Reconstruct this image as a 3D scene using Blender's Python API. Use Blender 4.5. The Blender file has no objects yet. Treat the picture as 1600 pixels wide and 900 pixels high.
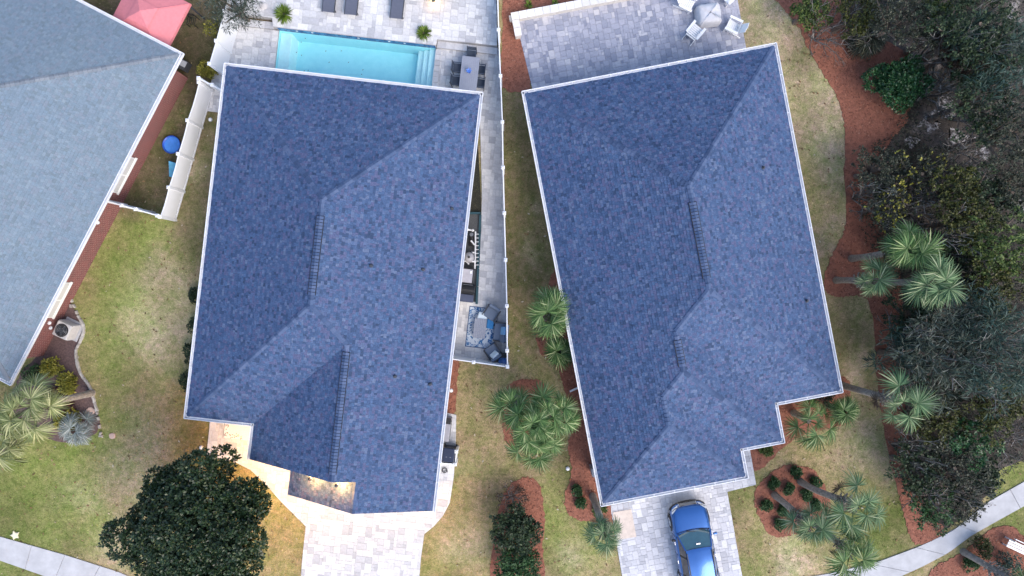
import bpy, bmesh, math, random
import numpy as np
from mathutils import Matrix, Vector

# ------------------------------------------------------------------ camera, sky, sun, exposure
SC = bpy.context.scene
COL = SC.collection
H = 36.0                      # drone height in metres, looking straight down
cd = bpy.data.cameras.new('camera'); cam = bpy.data.objects.new('camera', cd); COL.objects.link(cam)
cam.location = (0, 0, H); cam.rotation_euler = (0, 0, 0)
cd.sensor_width = 36; cd.lens = 36 * 1080 / 1600; cd.clip_end = 2000
SC.camera = cam
SUN_EL, SUN_AZ = math.radians(45), math.radians(136)
w = bpy.data.worlds.new('World'); SC.world = w; w.use_nodes = True
nt = w.node_tree; nt.nodes.clear()
sky = nt.nodes.new('ShaderNodeTexSky'); sky.sky_type = 'NISHITA'; sky.sun_disc = False
sky.sun_elevation = SUN_EL; sky.sun_rotation = SUN_AZ; sky.dust_density = 2.0; sky.ozone_density = 1.5
bg = nt.nodes.new('ShaderNodeBackground'); bg.inputs['Strength'].default_value = 0.15
wo = nt.nodes.new('ShaderNodeOutputWorld')
nt.links.new(sky.outputs[0], bg.inputs[0]); nt.links.new(bg.outputs[0], wo.inputs[0])
sd = bpy.data.lights.new('sun', 'SUN'); sd.energy = 1.1; sd.angle = math.radians(40); sd.color = (1, .9, .8)
sun = bpy.data.objects.new('sun', sd); COL.objects.link(sun)
sv = Vector((math.sin(SUN_AZ) * math.cos(SUN_EL), math.cos(SUN_AZ) * math.cos(SUN_EL), math.sin(SUN_EL)))
sun.rotation_euler = sv.to_track_quat('Z', 'Y').to_euler(); sun.location = sv * 60
SC.view_settings.view_transform = 'Standard'; SC.view_settings.look = 'None'
SC.view_settings.exposure = 1.12; SC.view_settings.gamma = 1.0

# ------------------------------------------------------------------ helpers
R = math.radians
def G(u, v, h=0.0):
    "ground-truth survey: photograph position at known height -> world x, y"
    s = (H - h) / 1080.0
    return ((u - 800) * s, (450 - v) * s)
def GP(pts, h=0.0): return [G(u, v, h) for u, v in pts]

def link(o, parent=None):
    COL.objects.link(o)
    if parent is not None: o.parent = parent
    return o
def tag(o, label=None, cat=None, group=None, kind=None):
    if label: o['label'] = label
    if cat: o['category'] = cat
    if group: o['group'] = group
    if kind: o['kind'] = kind
    return o
def thing(name, label, cat, loc=(0, 0, 0), rz=0.0, group=None):
    o = bpy.data.objects.new(name, None); o.empty_display_size = .2
    link(o); o.location = loc; o.rotation_euler = (0, 0, rz)
    return tag(o, label, cat, group)

class MB:
    def __init__(s): s.v = []; s.f = []
    def add(s, vs, fs):
        b = len(s.v); s.v += [tuple(p) for p in vs]; s.f += [tuple(i + b for i in f) for f in fs]; return s
    def box(s, c, d, rz=0.0, m=None, taper=1.0):
        x, y, z = (k / 2 for k in d); vs = []
        for sz in (-1, 1):
            t = taper if sz > 0 else 1
            for sx, sy in ((-1, -1), (1, -1), (1, 1), (-1, 1)): vs.append(Vector((sx * x * t, sy * y * t, sz * z)))
        M = Matrix.Translation(Vector(c)) @ (m if m is not None else Matrix.Rotation(rz, 4, 'Z'))
        vs = [M @ p for p in vs]
        return s.add(vs, [(3, 2, 1, 0), (4, 5, 6, 7), (0, 1, 5, 4), (1, 2, 6, 5), (2, 3, 7, 6), (3, 0, 4, 7)])
    def bar(s, a, b, wd, th):
        a, b = Vector(a), Vector(b); d = b - a; L = d.length
        q = d.to_track_quat('X', 'Z').to_matrix().to_4x4()
        return s.box((a + b) / 2, (L, wd, th), m=q)
    def tube(s, pts, rs, n=8, cap=True):
        pts = [Vector(p) for p in pts]
        if not hasattr(rs, '__len__'): rs = [rs] * len(pts)
        vs = []; fs = []
        for i, p in enumerate(pts):
            d = (pts[min(i + 1, len(pts) - 1)] - pts[max(i - 1, 0)])
            q = d.to_track_quat('Z', 'Y')
            for k in range(n):
                a = 2 * math.pi * k / n
                vs.append(p + q @ Vector((math.cos(a) * rs[i], math.sin(a) * rs[i], 0)))
        for i in range(len(pts) - 1):
            for k in range(n):
                k2 = (k + 1) % n
                fs.append((i * n + k, i * n + k2, (i + 1) * n + k2, (i + 1) * n + k))
        if cap:
            fs.append(tuple(range(n - 1, -1, -1))); fs.append(tuple((len(pts) - 1) * n + k for k in range(n)))
        return s.add(vs, fs)
    def lathe(s, c, prof, n=16):
        vs = []; fs = []; c = Vector(c)
        for r, z in prof:
            for k in range(n):
                a = 2 * math.pi * k / n; vs.append(c + Vector((r * math.cos(a), r * math.sin(a), z)))
        for i in range(len(prof) - 1):
            for k in range(n):
                k2 = (k + 1) % n; fs.append((i * n + k, i * n + k2, (i + 1) * n + k2, (i + 1) * n + k))
        fs.append(tuple(range(n - 1, -1, -1))); fs.append(tuple((len(prof) - 1) * n + k for k in range(n)))
        return s.add(vs, fs)
    def prism(s, poly, z0, z1):
        n = len(poly)
        if area(poly) < 0: poly = poly[::-1]
        vs = [(x, y, z0) for x, y in poly] + [(x, y, z1) for x, y in poly]
        fs = [tuple(range(n, 2 * n))] + [(i, (i + 1) % n, n + (i + 1) % n, n + i) for i in range(n)]
        return s.add(vs, fs)
    def grid(s, rows):
        m = len(rows[0]); vs = [p for r in rows for p in r]
        fs = [(i * m + j, i * m + j + 1, (i + 1) * m + j + 1, (i + 1) * m + j) for i in range(len(rows) - 1) for j in range(m - 1)]
        return s.add(vs, fs)
    def mesh(s, name, mat):
        me = bpy.data.meshes.new(name); me.from_pydata(s.v, [], s.f); me.update()
        if mat: me.materials.append(mat)
        return me
    def build(s, name, mat, parent=None, smooth=False, bevel=0.0, sub=0, loc=None):
        me = s.mesh(name, mat); o = link(bpy.data.objects.new(name, me), parent)
        if smooth: me.polygons.foreach_set('use_smooth', [True] * len(me.polygons))
        if bevel:
            b = o.modifiers.new('bevel', 'BEVEL'); b.width = bevel; b.segments = 2; b.limit_method = 'ANGLE'
        if sub:
            b = o.modifiers.new('sub', 'SUBSURF'); b.levels = sub; b.render_levels = sub
        if loc: o.location = loc
        return o

def np_mesh(name, V, F, mat, col=None):
    V = np.asarray(V, np.float32).reshape(-1, 3); F = np.asarray(F, np.int32); n, k = F.shape
    me = bpy.data.meshes.new(name)
    me.vertices.add(len(V)); me.vertices.foreach_set('co', V.ravel())
    me.loops.add(n * k); me.loops.foreach_set('vertex_index', F.ravel())
    me.polygons.add(n); me.polygons.foreach_set('loop_start', np.arange(0, n * k, k, dtype=np.int32))
    me.update(calc_edges=True)
    if mat: me.materials.append(mat)
    if col is not None:
        a = me.color_attributes.new('tint', 'FLOAT_COLOR', 'POINT')
        c = np.ones((len(V), 4), np.float32); c[:, :3] = col; a.data.foreach_set('color', c.ravel())
    return me

def area(p): return .5 * sum(p[i][0] * p[(i + 1) % len(p)][1] - p[(i + 1) % len(p)][0] * p[i][1] for i in range(len(p)))
def clip(poly, a, b, c):
    "keep a*x+b*y+c >= 0"
    out = []; n = len(poly)
    for i in range(n):
        p, q = poly[i], poly[(i + 1) % n]; dp = a * p[0] + b * p[1] + c; dq = a * q[0] + b * q[1] + c
        if dp >= 0: out.append(p)
        if (dp > 0 and dq < 0) or (dp < 0 and dq > 0):
            t = dp / (dp - dq); out.append((p[0] + t * (q[0] - p[0]), p[1] + t * (q[1] - p[1])))
    return out
def smooth_poly(pts, k=4):
    n = len(pts); out = []
    for i in range(n):
        p0, p1, p2, p3 = (np.array(pts[(i + j) % n], float) for j in (-1, 0, 1, 2))
        for t in np.arange(k) / k:
            out.append(tuple(.5 * ((2 * p1) + (-p0 + p2) * t + (2 * p0 - 5 * p1 + 4 * p2 - p3) * t * t + (-p0 + 3 * p1 - 3 * p2 + p3) * t ** 3)))
    return out
def inside(P, poly):
    x, y = P[:, 0], P[:, 1]; r = np.zeros(len(P), bool); n = len(poly)
    for i in range(n):
        x1, y1 = poly[i]; x2, y2 = poly[(i + 1) % n]
        if y1 == y2: continue
        c = ((y1 > y) != (y2 > y)) & (x < (x2 - x1) * (y - y1) / (y2 - y1) + x1); r ^= c
    return r

# ------------------------------------------------------------------ materials
MATS = {}
def node_mat(name):
    m = bpy.data.materials.new(name); m.use_nodes = True
    n = m.node_tree.nodes; b = n['Principled BSDF']; MATS[name] = m
    return m, m.node_tree, b
def ramp(nt, stops, interp='LINEAR'):
    r = nt.nodes.new('ShaderNodeValToRGB'); r.color_ramp.interpolation = interp
    e = r.color_ramp.elements
    while len(e) < len(stops): e.new(.5)
    for k, (p, c) in enumerate(stops): e[k].position = p; e[k].color = (*c, 1)
    return r
def noise(nt, scale, detail=4, rough=.6, coord='Object'):
    t = nt.nodes.new('ShaderNodeTexCoord'); x = nt.nodes.new('ShaderNodeTexNoise')
    x.inputs['Scale'].default_value = scale; x.inputs['Detail'].default_value = detail; x.inputs['Roughness'].default_value = rough
    nt.links.new(t.outputs[coord], x.inputs['Vector']); return x
def mixc(nt, a, b, fac, mode='MIX'):
    m = nt.nodes.new('ShaderNodeMix'); m.data_type = 'RGBA'; m.blend_type = mode
    for s, val in ((m.inputs[6], a), (m.inputs[7], b), (m.inputs[0], fac)):
        if hasattr(val, 'is_output'): nt.links.new(val, s)
        else: s.default_value = (*val, 1) if isinstance(val, tuple) else val
    return m.outputs[2]
def bump(nt, b, src, strength=.3, dist=.02):
    x = nt.nodes.new('ShaderNodeBump'); x.inputs['Strength'].default_value = strength; x.inputs['Distance'].default_value = dist
    nt.links.new(src, x.inputs['Height']); nt.links.new(x.outputs[0], b.inputs['Normal'])
def plain(name, c, rough=.6, metal=0.0, var=.12, scale=6.0, bmp=0.0, spec=.5, coat=0.0):
    m, nt, b = node_mat(name)
    n = noise(nt, scale, 5)
    lo = tuple(k * (1 - var) for k in c); hi = tuple(min(1, k * (1 + var)) for k in c)
    r = ramp(nt, [(.3, lo), (.7, hi)]); nt.links.new(n.outputs[0], r.inputs[0]); nt.links.new(r.outputs[0], b.inputs['Base Color'])
    b.inputs['Roughness'].default_value = rough; b.inputs['Metallic'].default_value = metal
    b.inputs['Specular IOR Level'].default_value = spec; b.inputs['Coat Weight'].default_value = coat
    if bmp: bump(nt, b, n.outputs[0], bmp, .02)
    return m
def pieces(name, stops, per='island', rough=.8, patch=None, grain=.18, gscale=30.0, spec=.3):
    "each separate piece takes its own colour from the ramp"
    m, nt, b = node_mat(name)
    if per == 'island': g = nt.nodes.new('ShaderNodeNewGeometry'); src = g.outputs['Random Per Island']
    else: g = nt.nodes.new('ShaderNodeObjectInfo'); src = g.outputs['Random']
    r = ramp(nt, stops); nt.links.new(src, r.inputs[0]); c = r.outputs[0]
    if patch:
        n2 = noise(nt, patch[0], 3); n2r = ramp(nt, [(.35, (0, 0, 0)), (.65, (1, 1, 1))]); nt.links.new(n2.outputs[0], n2r.inputs[0])
        c = mixc(nt, c, mixc(nt, c, patch[1], .999, 'MULTIPLY'), n2r.outputs[0])
    n = noise(nt, gscale, 4); g2 = ramp(nt, [(.25, (1 - grain,) * 3), (.75, (1 + grain,) * 3)]); nt.links.new(n.outputs[0], g2.inputs[0])
    c = mixc(nt, c, g2.outputs[0], 1.0, 'MULTIPLY')
    nt.links.new(c, b.inputs['Base Color']); b.inputs['Roughness'].default_value = rough; b.inputs['Specular IOR Level'].default_value = spec
    bump(nt, b, n.outputs[0], .25, .01)
    return m
def leafmat(name, stops, rough=.5, trans=.15, spec=.4):
    m, nt, b = node_mat(name)
    g = nt.nodes.new('ShaderNodeNewGeometry'); r = ramp(nt, stops)
    nt.links.new(g.outputs['Random Per Island'], r.inputs[0])
    n = noise(nt, 1.3, 3); v = ramp(nt, [(.3, (.65,) * 3), (.7, (1.25,) * 3)]); nt.links.new(n.outputs[0], v.inputs[0])
    c = mixc(nt, r.outputs[0], v.outputs[0], 1.0, 'MULTIPLY')
    nt.links.new(c, b.inputs['Base Color']); b.inputs['Roughness'].default_value = rough; b.inputs['Specular IOR Level'].default_value = spec
    if trans:
        t = nt.nodes.new('ShaderNodeBsdfTranslucent'); nt.links.new(c, t.inputs[0])
        x = nt.nodes.new('ShaderNodeMixShader'); x.inputs[0].default_value = trans
        o = nt.nodes['Material Output']; nt.links.new(b.outputs[0], x.inputs[1]); nt.links.new(t.outputs[0], x.inputs[2]); nt.links.new(x.outputs[0], o.inputs[0])
    return m
def tinted(name, rough=.9, var=.25, fscale=14.0, island=False):
    "ground cover: colour attribute painted per vertex, broken up by fine noise"
    m, nt, b = node_mat(name)
    a = nt.nodes.new('ShaderNodeAttribute'); a.attribute_name = 'tint'
    n = noise(nt, fscale, 6, .75); r = ramp(nt, [(.3, (1 - var,) * 3), (.7, (1 + var,) * 3)]); nt.links.new(n.outputs[0], r.inputs[0])
    c = mixc(nt, a.outputs['Color'], r.outputs[0], 1.0, 'MULTIPLY')
    for sc_, lo_, hi_ in ((.8, (.84, .95, .74), (1.14, 1.02, 1.14)), (3.1, (.72, .80, .62), (1.25, 1.17, 1.2)), (26.0, (.62, .66, .6), (1.35, 1.3, 1.3))):
        n_ = noise(nt, sc_, 5, .7); r_ = ramp(nt, [(.36, lo_), (.64, hi_)]); nt.links.new(n_.outputs[0], r_.inputs[0]); c = mixc(nt, c, r_.outputs[0], 1.0, 'MULTIPLY')
    if island:
        g = nt.nodes.new('ShaderNodeNewGeometry'); r2 = ramp(nt, [(0, (.6,) * 3), (1, (1.45,) * 3)]); nt.links.new(g.outputs['Random Per Island'], r2.inputs[0])
        c = mixc(nt, c, r2.outputs[0], 1.0, 'MULTIPLY')
    nt.links.new(c, b.inputs['Base Color']); b.inputs['Roughness'].default_value = rough; b.inputs['Specular IOR Level'].default_value = .15
    if not island: bump(nt, b, n.outputs[0], .5, .03)
    return m
def emit(name, c, s):
    m, nt, b = node_mat(name); b.inputs['Emission Color'].default_value = (*c, 1); b.inputs['Emission Strength'].default_value = s
    b.inputs['Base Color'].default_value = (*c, 1); return m

SH = [(0, (.03, .054, .112)), (.14, (.043, .078, .162)), (.4, (.055, .096, .19)), (.52, (.08, .095, .183)), (.62, (.084, .1, .19)), (.7, (.054, .104, .205)), (.9, (.08, .116, .214)), (1, (.106, .144, .236))]
M_SHINGLE = pieces('shingle_slate_blue', SH, patch=(.3, (.92, .94, .97)), grain=.38, gscale=16)
SH1 = [(p, tuple(k * .7 + q for k, q in zip(c, (.13, .156, .182)))) for p, c in SH]
M_SHINGLE1 = pieces('shingle_pale_grey', [(p, (c[0] * 1.0, c[1] * 1.0, c[2] * .86)) for p, c in SH1], patch=(.3, (.9, .92, .96)), grain=.25)
M_DECK = plain('roof_underlay', (.03, .04, .075), .9)
M_DECK1 = plain('roof_underlay_grey', (.1, .115, .14), .9)
M_CAP = pieces('ridge_cap', [(0, (.036, .062, .13)), (.5, (.058, .095, .185)), (1, (.092, .128, .225))], 'island', grain=.2)
M_CAPO = pieces('vent_cap', [(0, (.045, .078, .16)), (.5, (.06, .096, .185)), (1, (.085, .12, .215))], 'object', grain=.2)
M_CAP1 = pieces('ridge_cap_grey', [(0, (.145, .17, .205)), (1, (.215, .24, .27))], 'island', grain=.2)
M_BLACK = plain('black_plastic', (.012, .012, .014), .5)
M_WHITE = plain('white_vinyl', (.82, .83, .85), .35, var=.03, scale=2)
M_GUT = plain('white_gutter', (.74, .75, .78), .4, var=.06, scale=3)
M_STUCCO = plain('stucco', (.5, .47, .42), .9, bmp=.3, scale=20)
M_TRIM = plain('trim_white', (.75, .75, .73), .5, var=.05)
M_GLASS = plain('window_glass', (.04, .05, .06), .08, spec=.8)
M_CONC = plain('concrete', (.46, .46, .47), .85, var=.14, scale=1.6, bmp=.15)
M_SAND = plain('paver_joint_sand', (.46, .45, .45), .95, var=.2, scale=18)
PV2 = [(0, (.46, .46, .485)), (.2, (.56, .56, .58)), (.55, (.64, .635, .645)), (.85, (.7, .695, .695)), (1, (.76, .75, .74))]
M_PV = pieces('paver_pale', PV2, 'island', grain=.14, gscale=9, patch=(.4, (.87, .87, .86))); M_PVO = pieces('paver_pale_piece', PV2, 'object', grain=.14, gscale=9, patch=(.4, (.87, .87, .86)))
PV3 = [(0, (.27, .29, .36)), (.25, (.35, .365, .43)), (.6, (.41, .42, .485)), (.88, (.47, .475, .525)), (1, (.57, .565, .585))]
M_PV3 = pieces('paver_slate', PV3, 'island', grain=.14, gscale=9, patch=(.5, (.86, .86, .9))); M_PV3O = pieces('paver_slate_piece', PV3, 'object', grain=.14, gscale=9, patch=(.5, (.86, .86, .9)))
PV4 = [(0, (.4, .405, .44)), (.3, (.5, .505, .54)), (.7, (.58, .58, .61)), (1, (.66, .66, .68))]
M_PV4 = pieces('paver_lavender', PV4, 'island', grain=.12, gscale=9); M_PV4O = pieces('paver_lavender_piece', PV4, 'object', grain=.12, gscale=9)
M_LAWN = tinted('lawn_turf', fscale=9, var=.3)
M_BLADE = tinted('grass_blade', island=True, var=.15)
M_MULCH = plain('red_mulch', (.265, .104, .066), .95, var=.3, scale=5, bmp=.6)
M_MULCH2 = plain('brown_mulch', (.13, .085, .08), .95, var=.35, scale=12, bmp=.6)
M_CHIP = pieces('mulch_chip', [(0, (.11, .036, .024)), (.5, (.265, .102, .064)), (.92, (.36, .16, .11)), (1, (.42, .25, .18))], grain=.1)
M_BARK = plain('bark', (.16, .125, .1), .95, var=.35, scale=9, bmp=.6)
M_PALMB = plain('palm_bark', (.27, .235, .2), .95, var=.35, scale=7, bmp=.7)
M_TWIG = pieces('grey_twig', [(0, (.09, .08, .072)), (.6, (.2, .185, .175)), (1, (.36, .345, .33))], grain=.1)
M_METALG = plain('grey_metal', (.3, .31, .33), .4, .6)
M_DARKG = plain('charcoal_frame', (.05, .055, .065), .5)
M_PVC = plain('white_pvc', (.8, .8, .8), .35, var=.03)
# ------------------------------------------------------------------ ground colours (turf: tan, green; ochre paints in lamp glow, dark patches the shade between houses)
TAN, LAMPLIT, GREEN, DARK_SHADE, PALE, SOIL = (.32, .265, .155), (.31, .245, .11), (.155, .2, .056), (.145, .132, .074), (.4, .35, .26), (.06, .054, .04)
BLOBS = [(GREEN, 210, 395, 50), (GREEN, 245, 365, 30), (GREEN, 185, 470, 45), (GREEN, 165, 545, 40), (GREEN, 200, 600, 30), (GREEN, 40, 720, 80), (GREEN, 140, 700, 45), (GREEN, 60, 790, 60),
         (GREEN, 110, 800, 40), (GREEN, 20, 880, 50), (PALE, 118, 775, 26), (PALE, 180, 850, 30), (PALE, 255, 420, 28), (PALE, 235, 520, 40), (PALE, 200, 730, 45), (TAN, 250, 600, 50), (LAMPLIT, 300, 660, 50),
         (LAMPLIT, 430, 810, 80), (LAMPLIT, 350, 740, 50), (LAMPLIT, 700, 860, 50), (TAN, 745, 640, 60), (TAN, 740, 760, 60), (PALE, 740, 840, 30),
         (DARK_SHADE, 820, 200, 40), (DARK_SHADE, 815, 280, 40), (DARK_SHADE, 818, 360, 45), (DARK_SHADE, 822, 440, 45), (DARK_SHADE, 820, 510, 40), (DARK_SHADE, 800, 580, 25), (PALE, 840, 330, 12), (PALE, 828, 405, 12),
         (DARK_SHADE, 330, 260, 30), (DARK_SHADE, 318, 330, 30), (PALE, 305, 275, 16), (GREEN, 905, 860, 35), (GREEN, 880, 800, 25), (PALE, 905, 880, 18), (DARK_SHADE, 860, 720, 25),
         (PALE, 1270, 130, 50), (PALE, 1290, 220, 40), (TAN, 1275, 330, 40), (PALE, 1190, 50, 40), (DARK_SHADE, 1245, 100, 20), (PALE, 1305, 360, 25), (DARK_SHADE, 1275, 400, 25), (DARK_SHADE, 1310, 520, 28), (PALE, 1345, 560, 25),
         (PALE, 1330, 690, 35), (TAN, 1290, 700, 30), (GREEN, 1160, 790, 30), (TAN, 1180, 850, 40), (GREEN, 1170, 880, 25), (GREEN, 1400, 790, 35), (GREEN, 1350, 830, 40), (PALE, 1380, 740, 25), (PALE, 1250, 880, 25),
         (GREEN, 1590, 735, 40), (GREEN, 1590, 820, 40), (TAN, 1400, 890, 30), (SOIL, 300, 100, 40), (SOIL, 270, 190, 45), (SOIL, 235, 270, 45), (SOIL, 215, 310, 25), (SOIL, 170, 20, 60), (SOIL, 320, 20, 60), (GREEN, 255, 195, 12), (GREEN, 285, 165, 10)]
_rs = np.random.RandomState(3)
_W = [(_rs.uniform(-1, 1, 2) * f, _rs.uniform(0, 6.28), a) for f, a in [(.5, 1), (.9, 1), (1.6, .8), (2.6, .7), (4, .6), (6, .5)] for _ in range(5)]
def field(P, k=0):
    r = np.zeros(len(P))
    for i, (d, ph, a) in enumerate(_W): r += a * np.sin(P @ d * (1 + .13 * k) + ph + k * 1.7 * i)
    return r / 4.0
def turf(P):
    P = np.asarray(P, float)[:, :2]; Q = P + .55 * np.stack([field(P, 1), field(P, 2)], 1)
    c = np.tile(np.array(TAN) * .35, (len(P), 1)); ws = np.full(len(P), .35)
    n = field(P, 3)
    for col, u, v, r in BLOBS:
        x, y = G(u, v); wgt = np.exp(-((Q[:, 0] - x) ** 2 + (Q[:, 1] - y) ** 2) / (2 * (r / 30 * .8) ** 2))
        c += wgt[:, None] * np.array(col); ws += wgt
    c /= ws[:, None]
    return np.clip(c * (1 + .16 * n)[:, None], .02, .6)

def frame_of(u, v, h, deg):
    x, y = G(u, v, h); return x, y, R(deg)
def to_world(fr, p):
    c, s = math.cos(fr[2]), math.sin(fr[2]); return (fr[0] + p[0] * c - p[1] * s, fr[1] + p[0] * s + p[1] * c)
def to_local(fr, p):
    c, s = math.cos(fr[2]), math.sin(fr[2]); dx, dy = p[0] - fr[0], p[1] - fr[1]; return (dx * c + dy * s, -dx * s + dy * c)
def rect(x0, x1, y0, y1): return [(x0, y0), (x1, y0), (x1, y1), (x0, y1)]

F2 = frame_of(750, 148, 2.8, -6.5); F3 = frame_of(820, 146, 2.8, 10.8); F1 = frame_of(281, 85, 2.5, -27.5)
FP = frame_of(437, 48, 0, -6.5)            # pool: origin at its far left corner
POOL = [to_world(FP, p) for p in rect(0, 8.2, -3.4, 0)]

# ------------------------------------------------------------------ lawn sheet to the horizon
xs = np.concatenate([[-400, -150, -70], np.arange(-32, 32.01, .25), [70, 150, 400]]); ys = np.concatenate([[-400, -150, -60], np.arange(-19, 19.01, .25), [60, 150, 400]])
X, Y = np.meshgrid(xs, ys); V = np.stack([X.ravel(), Y.ravel(), np.zeros(X.size)], 1)
i, j = np.meshgrid(np.arange(len(ys) - 1), np.arange(len(xs) - 1), indexing='ij'); a = (i * len(xs) + j).ravel()
Fq = np.stack([a, a + 1, a + 1 + len(xs), a + len(xs)], 1)
FPo = (FP[0], FP[1], FP[2])
hole = inside(V, [to_world(FP, p) for p in rect(-.45, 8.65, -3.85, .45)])
Fq = Fq[~hole[Fq].any(1)] if False else Fq[~(inside(V[Fq].mean(1), [to_world(FP, p) for p in rect(-.3, 8.5, -3.7, .3)]))]
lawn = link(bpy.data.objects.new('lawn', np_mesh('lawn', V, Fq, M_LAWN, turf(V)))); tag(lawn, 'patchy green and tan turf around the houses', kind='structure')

# ------------------------------------------------------------------ mulch beds, woodland floor
def sheet(name, label, px, z, mat, smooth=9, world=False):
    p = px if world else GP(px)
    if smooth: p = smooth_poly(p, smooth)
    rr = random.Random(len(px)); p = [(x + rr.uniform(-.055, .055), y + rr.uniform(-.055, .055)) for x, y in p]
    o = MB().prism(p, -.05, z).build(name, mat); tag(o, label, kind='structure'); return p
WOODS = [(1240, -40), (1262, 25), (1300, 48), (1345, 95), (1385, 100), (1400, 160), (1392, 205), (1345, 245), (1342, 330), (1352, 400), (1385, 440), (1395, 500), (1408, 560), (1405, 640), (1412, 720), (1432, 800), (1462, 830), (1500, 812), (1540, 775), (1560, 735), (1640, 700), (1700, 600), (1720, 200), (1720, -60), (1400, -80)]
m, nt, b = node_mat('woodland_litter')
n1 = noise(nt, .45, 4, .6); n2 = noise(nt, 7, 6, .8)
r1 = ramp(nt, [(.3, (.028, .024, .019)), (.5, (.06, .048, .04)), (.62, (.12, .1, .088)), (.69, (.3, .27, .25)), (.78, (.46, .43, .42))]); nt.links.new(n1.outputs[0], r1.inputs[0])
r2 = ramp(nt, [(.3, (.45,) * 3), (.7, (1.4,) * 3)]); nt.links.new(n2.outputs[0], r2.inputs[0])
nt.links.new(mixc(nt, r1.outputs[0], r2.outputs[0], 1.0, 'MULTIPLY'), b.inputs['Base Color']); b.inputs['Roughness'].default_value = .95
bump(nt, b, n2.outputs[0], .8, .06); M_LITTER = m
m, nt, b = node_mat('white_sand'); n = noise(nt, 4.5, 6, .75); r = ramp(nt, [(.42, (.05, .042, .038)), (.5, (.14, .125, .12)), (.56, (.38, .36, .355)), (.7, (.5, .48, .475))]); nt.links.new(n.outputs[0], r.inputs[0]); nt.links.new(r.outputs[0], b.inputs['Base Color']); b.inputs['Roughness'].default_value = .95; bump(nt, b, n.outputs[0], .8, .05); M_SANDP = m
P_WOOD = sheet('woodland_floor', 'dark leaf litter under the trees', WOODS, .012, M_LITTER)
for k, (u, v, r) in enumerate([(1478, 172, 22), (1452, 195, 16), (1500, 215, 20), (1540, 240, 14), (1385, 82, 15), (1592, 315, 16), (1425, 222, 12), (1520, 190, 12)]):
    rr = random.Random(k); pts = [(u + r * rr.uniform(.45, 1.3) * math.cos(t), v + r * rr.uniform(.35, 1.0) * math.sin(t)) for t in np.arange(0, 6.28, .55)]
    sheet('sand_patch', 'pale bare sand among the leaf litter', pts, .02, M_SANDP)
BEDS = []
def bed(label, px, z=.03, mat=None): BEDS.append((sheet('mulch_bed', label, px, z, mat or M_MULCH), mat or M_MULCH, z))
bed('long red mulch strip along the edge of the woods', [(1190, -30), (1225, 15), (1247, 42), (1264, 78), (1288, 118), (1306, 148), (1316, 178), (1320, 215), (1319, 270), (1321, 345), (1312, 375), (1297, 405), (1288, 432), (1291, 455), (1310, 464), (1345, 462), (1360, 480), (1366, 530), (1371, 600), (1378, 655), (1388, 710), (1402, 765), (1414, 810), (1430, 850), (1476, 832), (1446, 790), (1420, 700), (1414, 600), (1410, 480), (1400, 400), (1365, 320), (1380, 240), (1420, 180), (1420, 90), (1340, 40), (1280, -40)], .03)
bed('red mulch bed along the left wall of the right house', [(862, 430), (850, 470), (838, 500), (842, 545), (872, 580), (882, 610), (892, 650), (888, 700), (893, 740), (884, 768), (884, 796), (905, 812), (940, 818), (962, 822), (985, 790), (950, 650), (915, 500), (885, 400)])
bed('small red mulch bed under the palm cluster', [(795, 602), (786, 640), (790, 690), (820, 702), (850, 690), (858, 640), (850, 600), (820, 592)])
bed('red mulch bed around the tall dark shrub', [(781, 790), (795, 760), (822, 745), (842, 756), (849, 785), (851, 820), (848, 860), (845, 920), (770, 920), (772, 840)])
bed('round red mulch island with small shrubs', [(1240, 726), (1268, 733), (1286, 756), (1298, 785), (1290, 812), (1262, 826), (1230, 838), (1205, 836), (1190, 815), (1180, 790), (1181, 765), (1200, 742), (1220, 730)])
bed('red mulch bed in the corner of the right house', [(1195, 610), (1300, 590), (1325, 595), (1330, 630), (1330, 660), (1300, 668), (1268, 676), (1235, 690), (1200, 722), (1180, 736), (1160, 720), (1165, 680), (1190, 660)])
bed('red mulch bed below the curved sidewalk', [(1450, 900), (1462, 884), (1490, 870), (1520, 848), (1550, 826), (1580, 822), (1600, 838), (1640, 880), (1640, 960), (1440, 950)])
bed('red mulch between the patio and the white fence', [(786, -30), (784, 70), (786, 136), (828, 136), (818, 70), (806, 40), (850, 14), (1010, -14), (1010, -60), (786, -60)], .028)
bed('narrow red mulch strip by the left house wall', [(690, 560), (716, 564), (714, 600), (710, 645), (680, 645)], .026)
bed('purple brown mulch bed with stone edging', [(75, 535), (105, 478), (125, 500), (130, 520), (120, 545), (124, 580), (143, 605), (150, 635), (155, 668), (120, 690), (60, 680), (20, 640), (30, 590)], .03, M_MULCH2)
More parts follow.
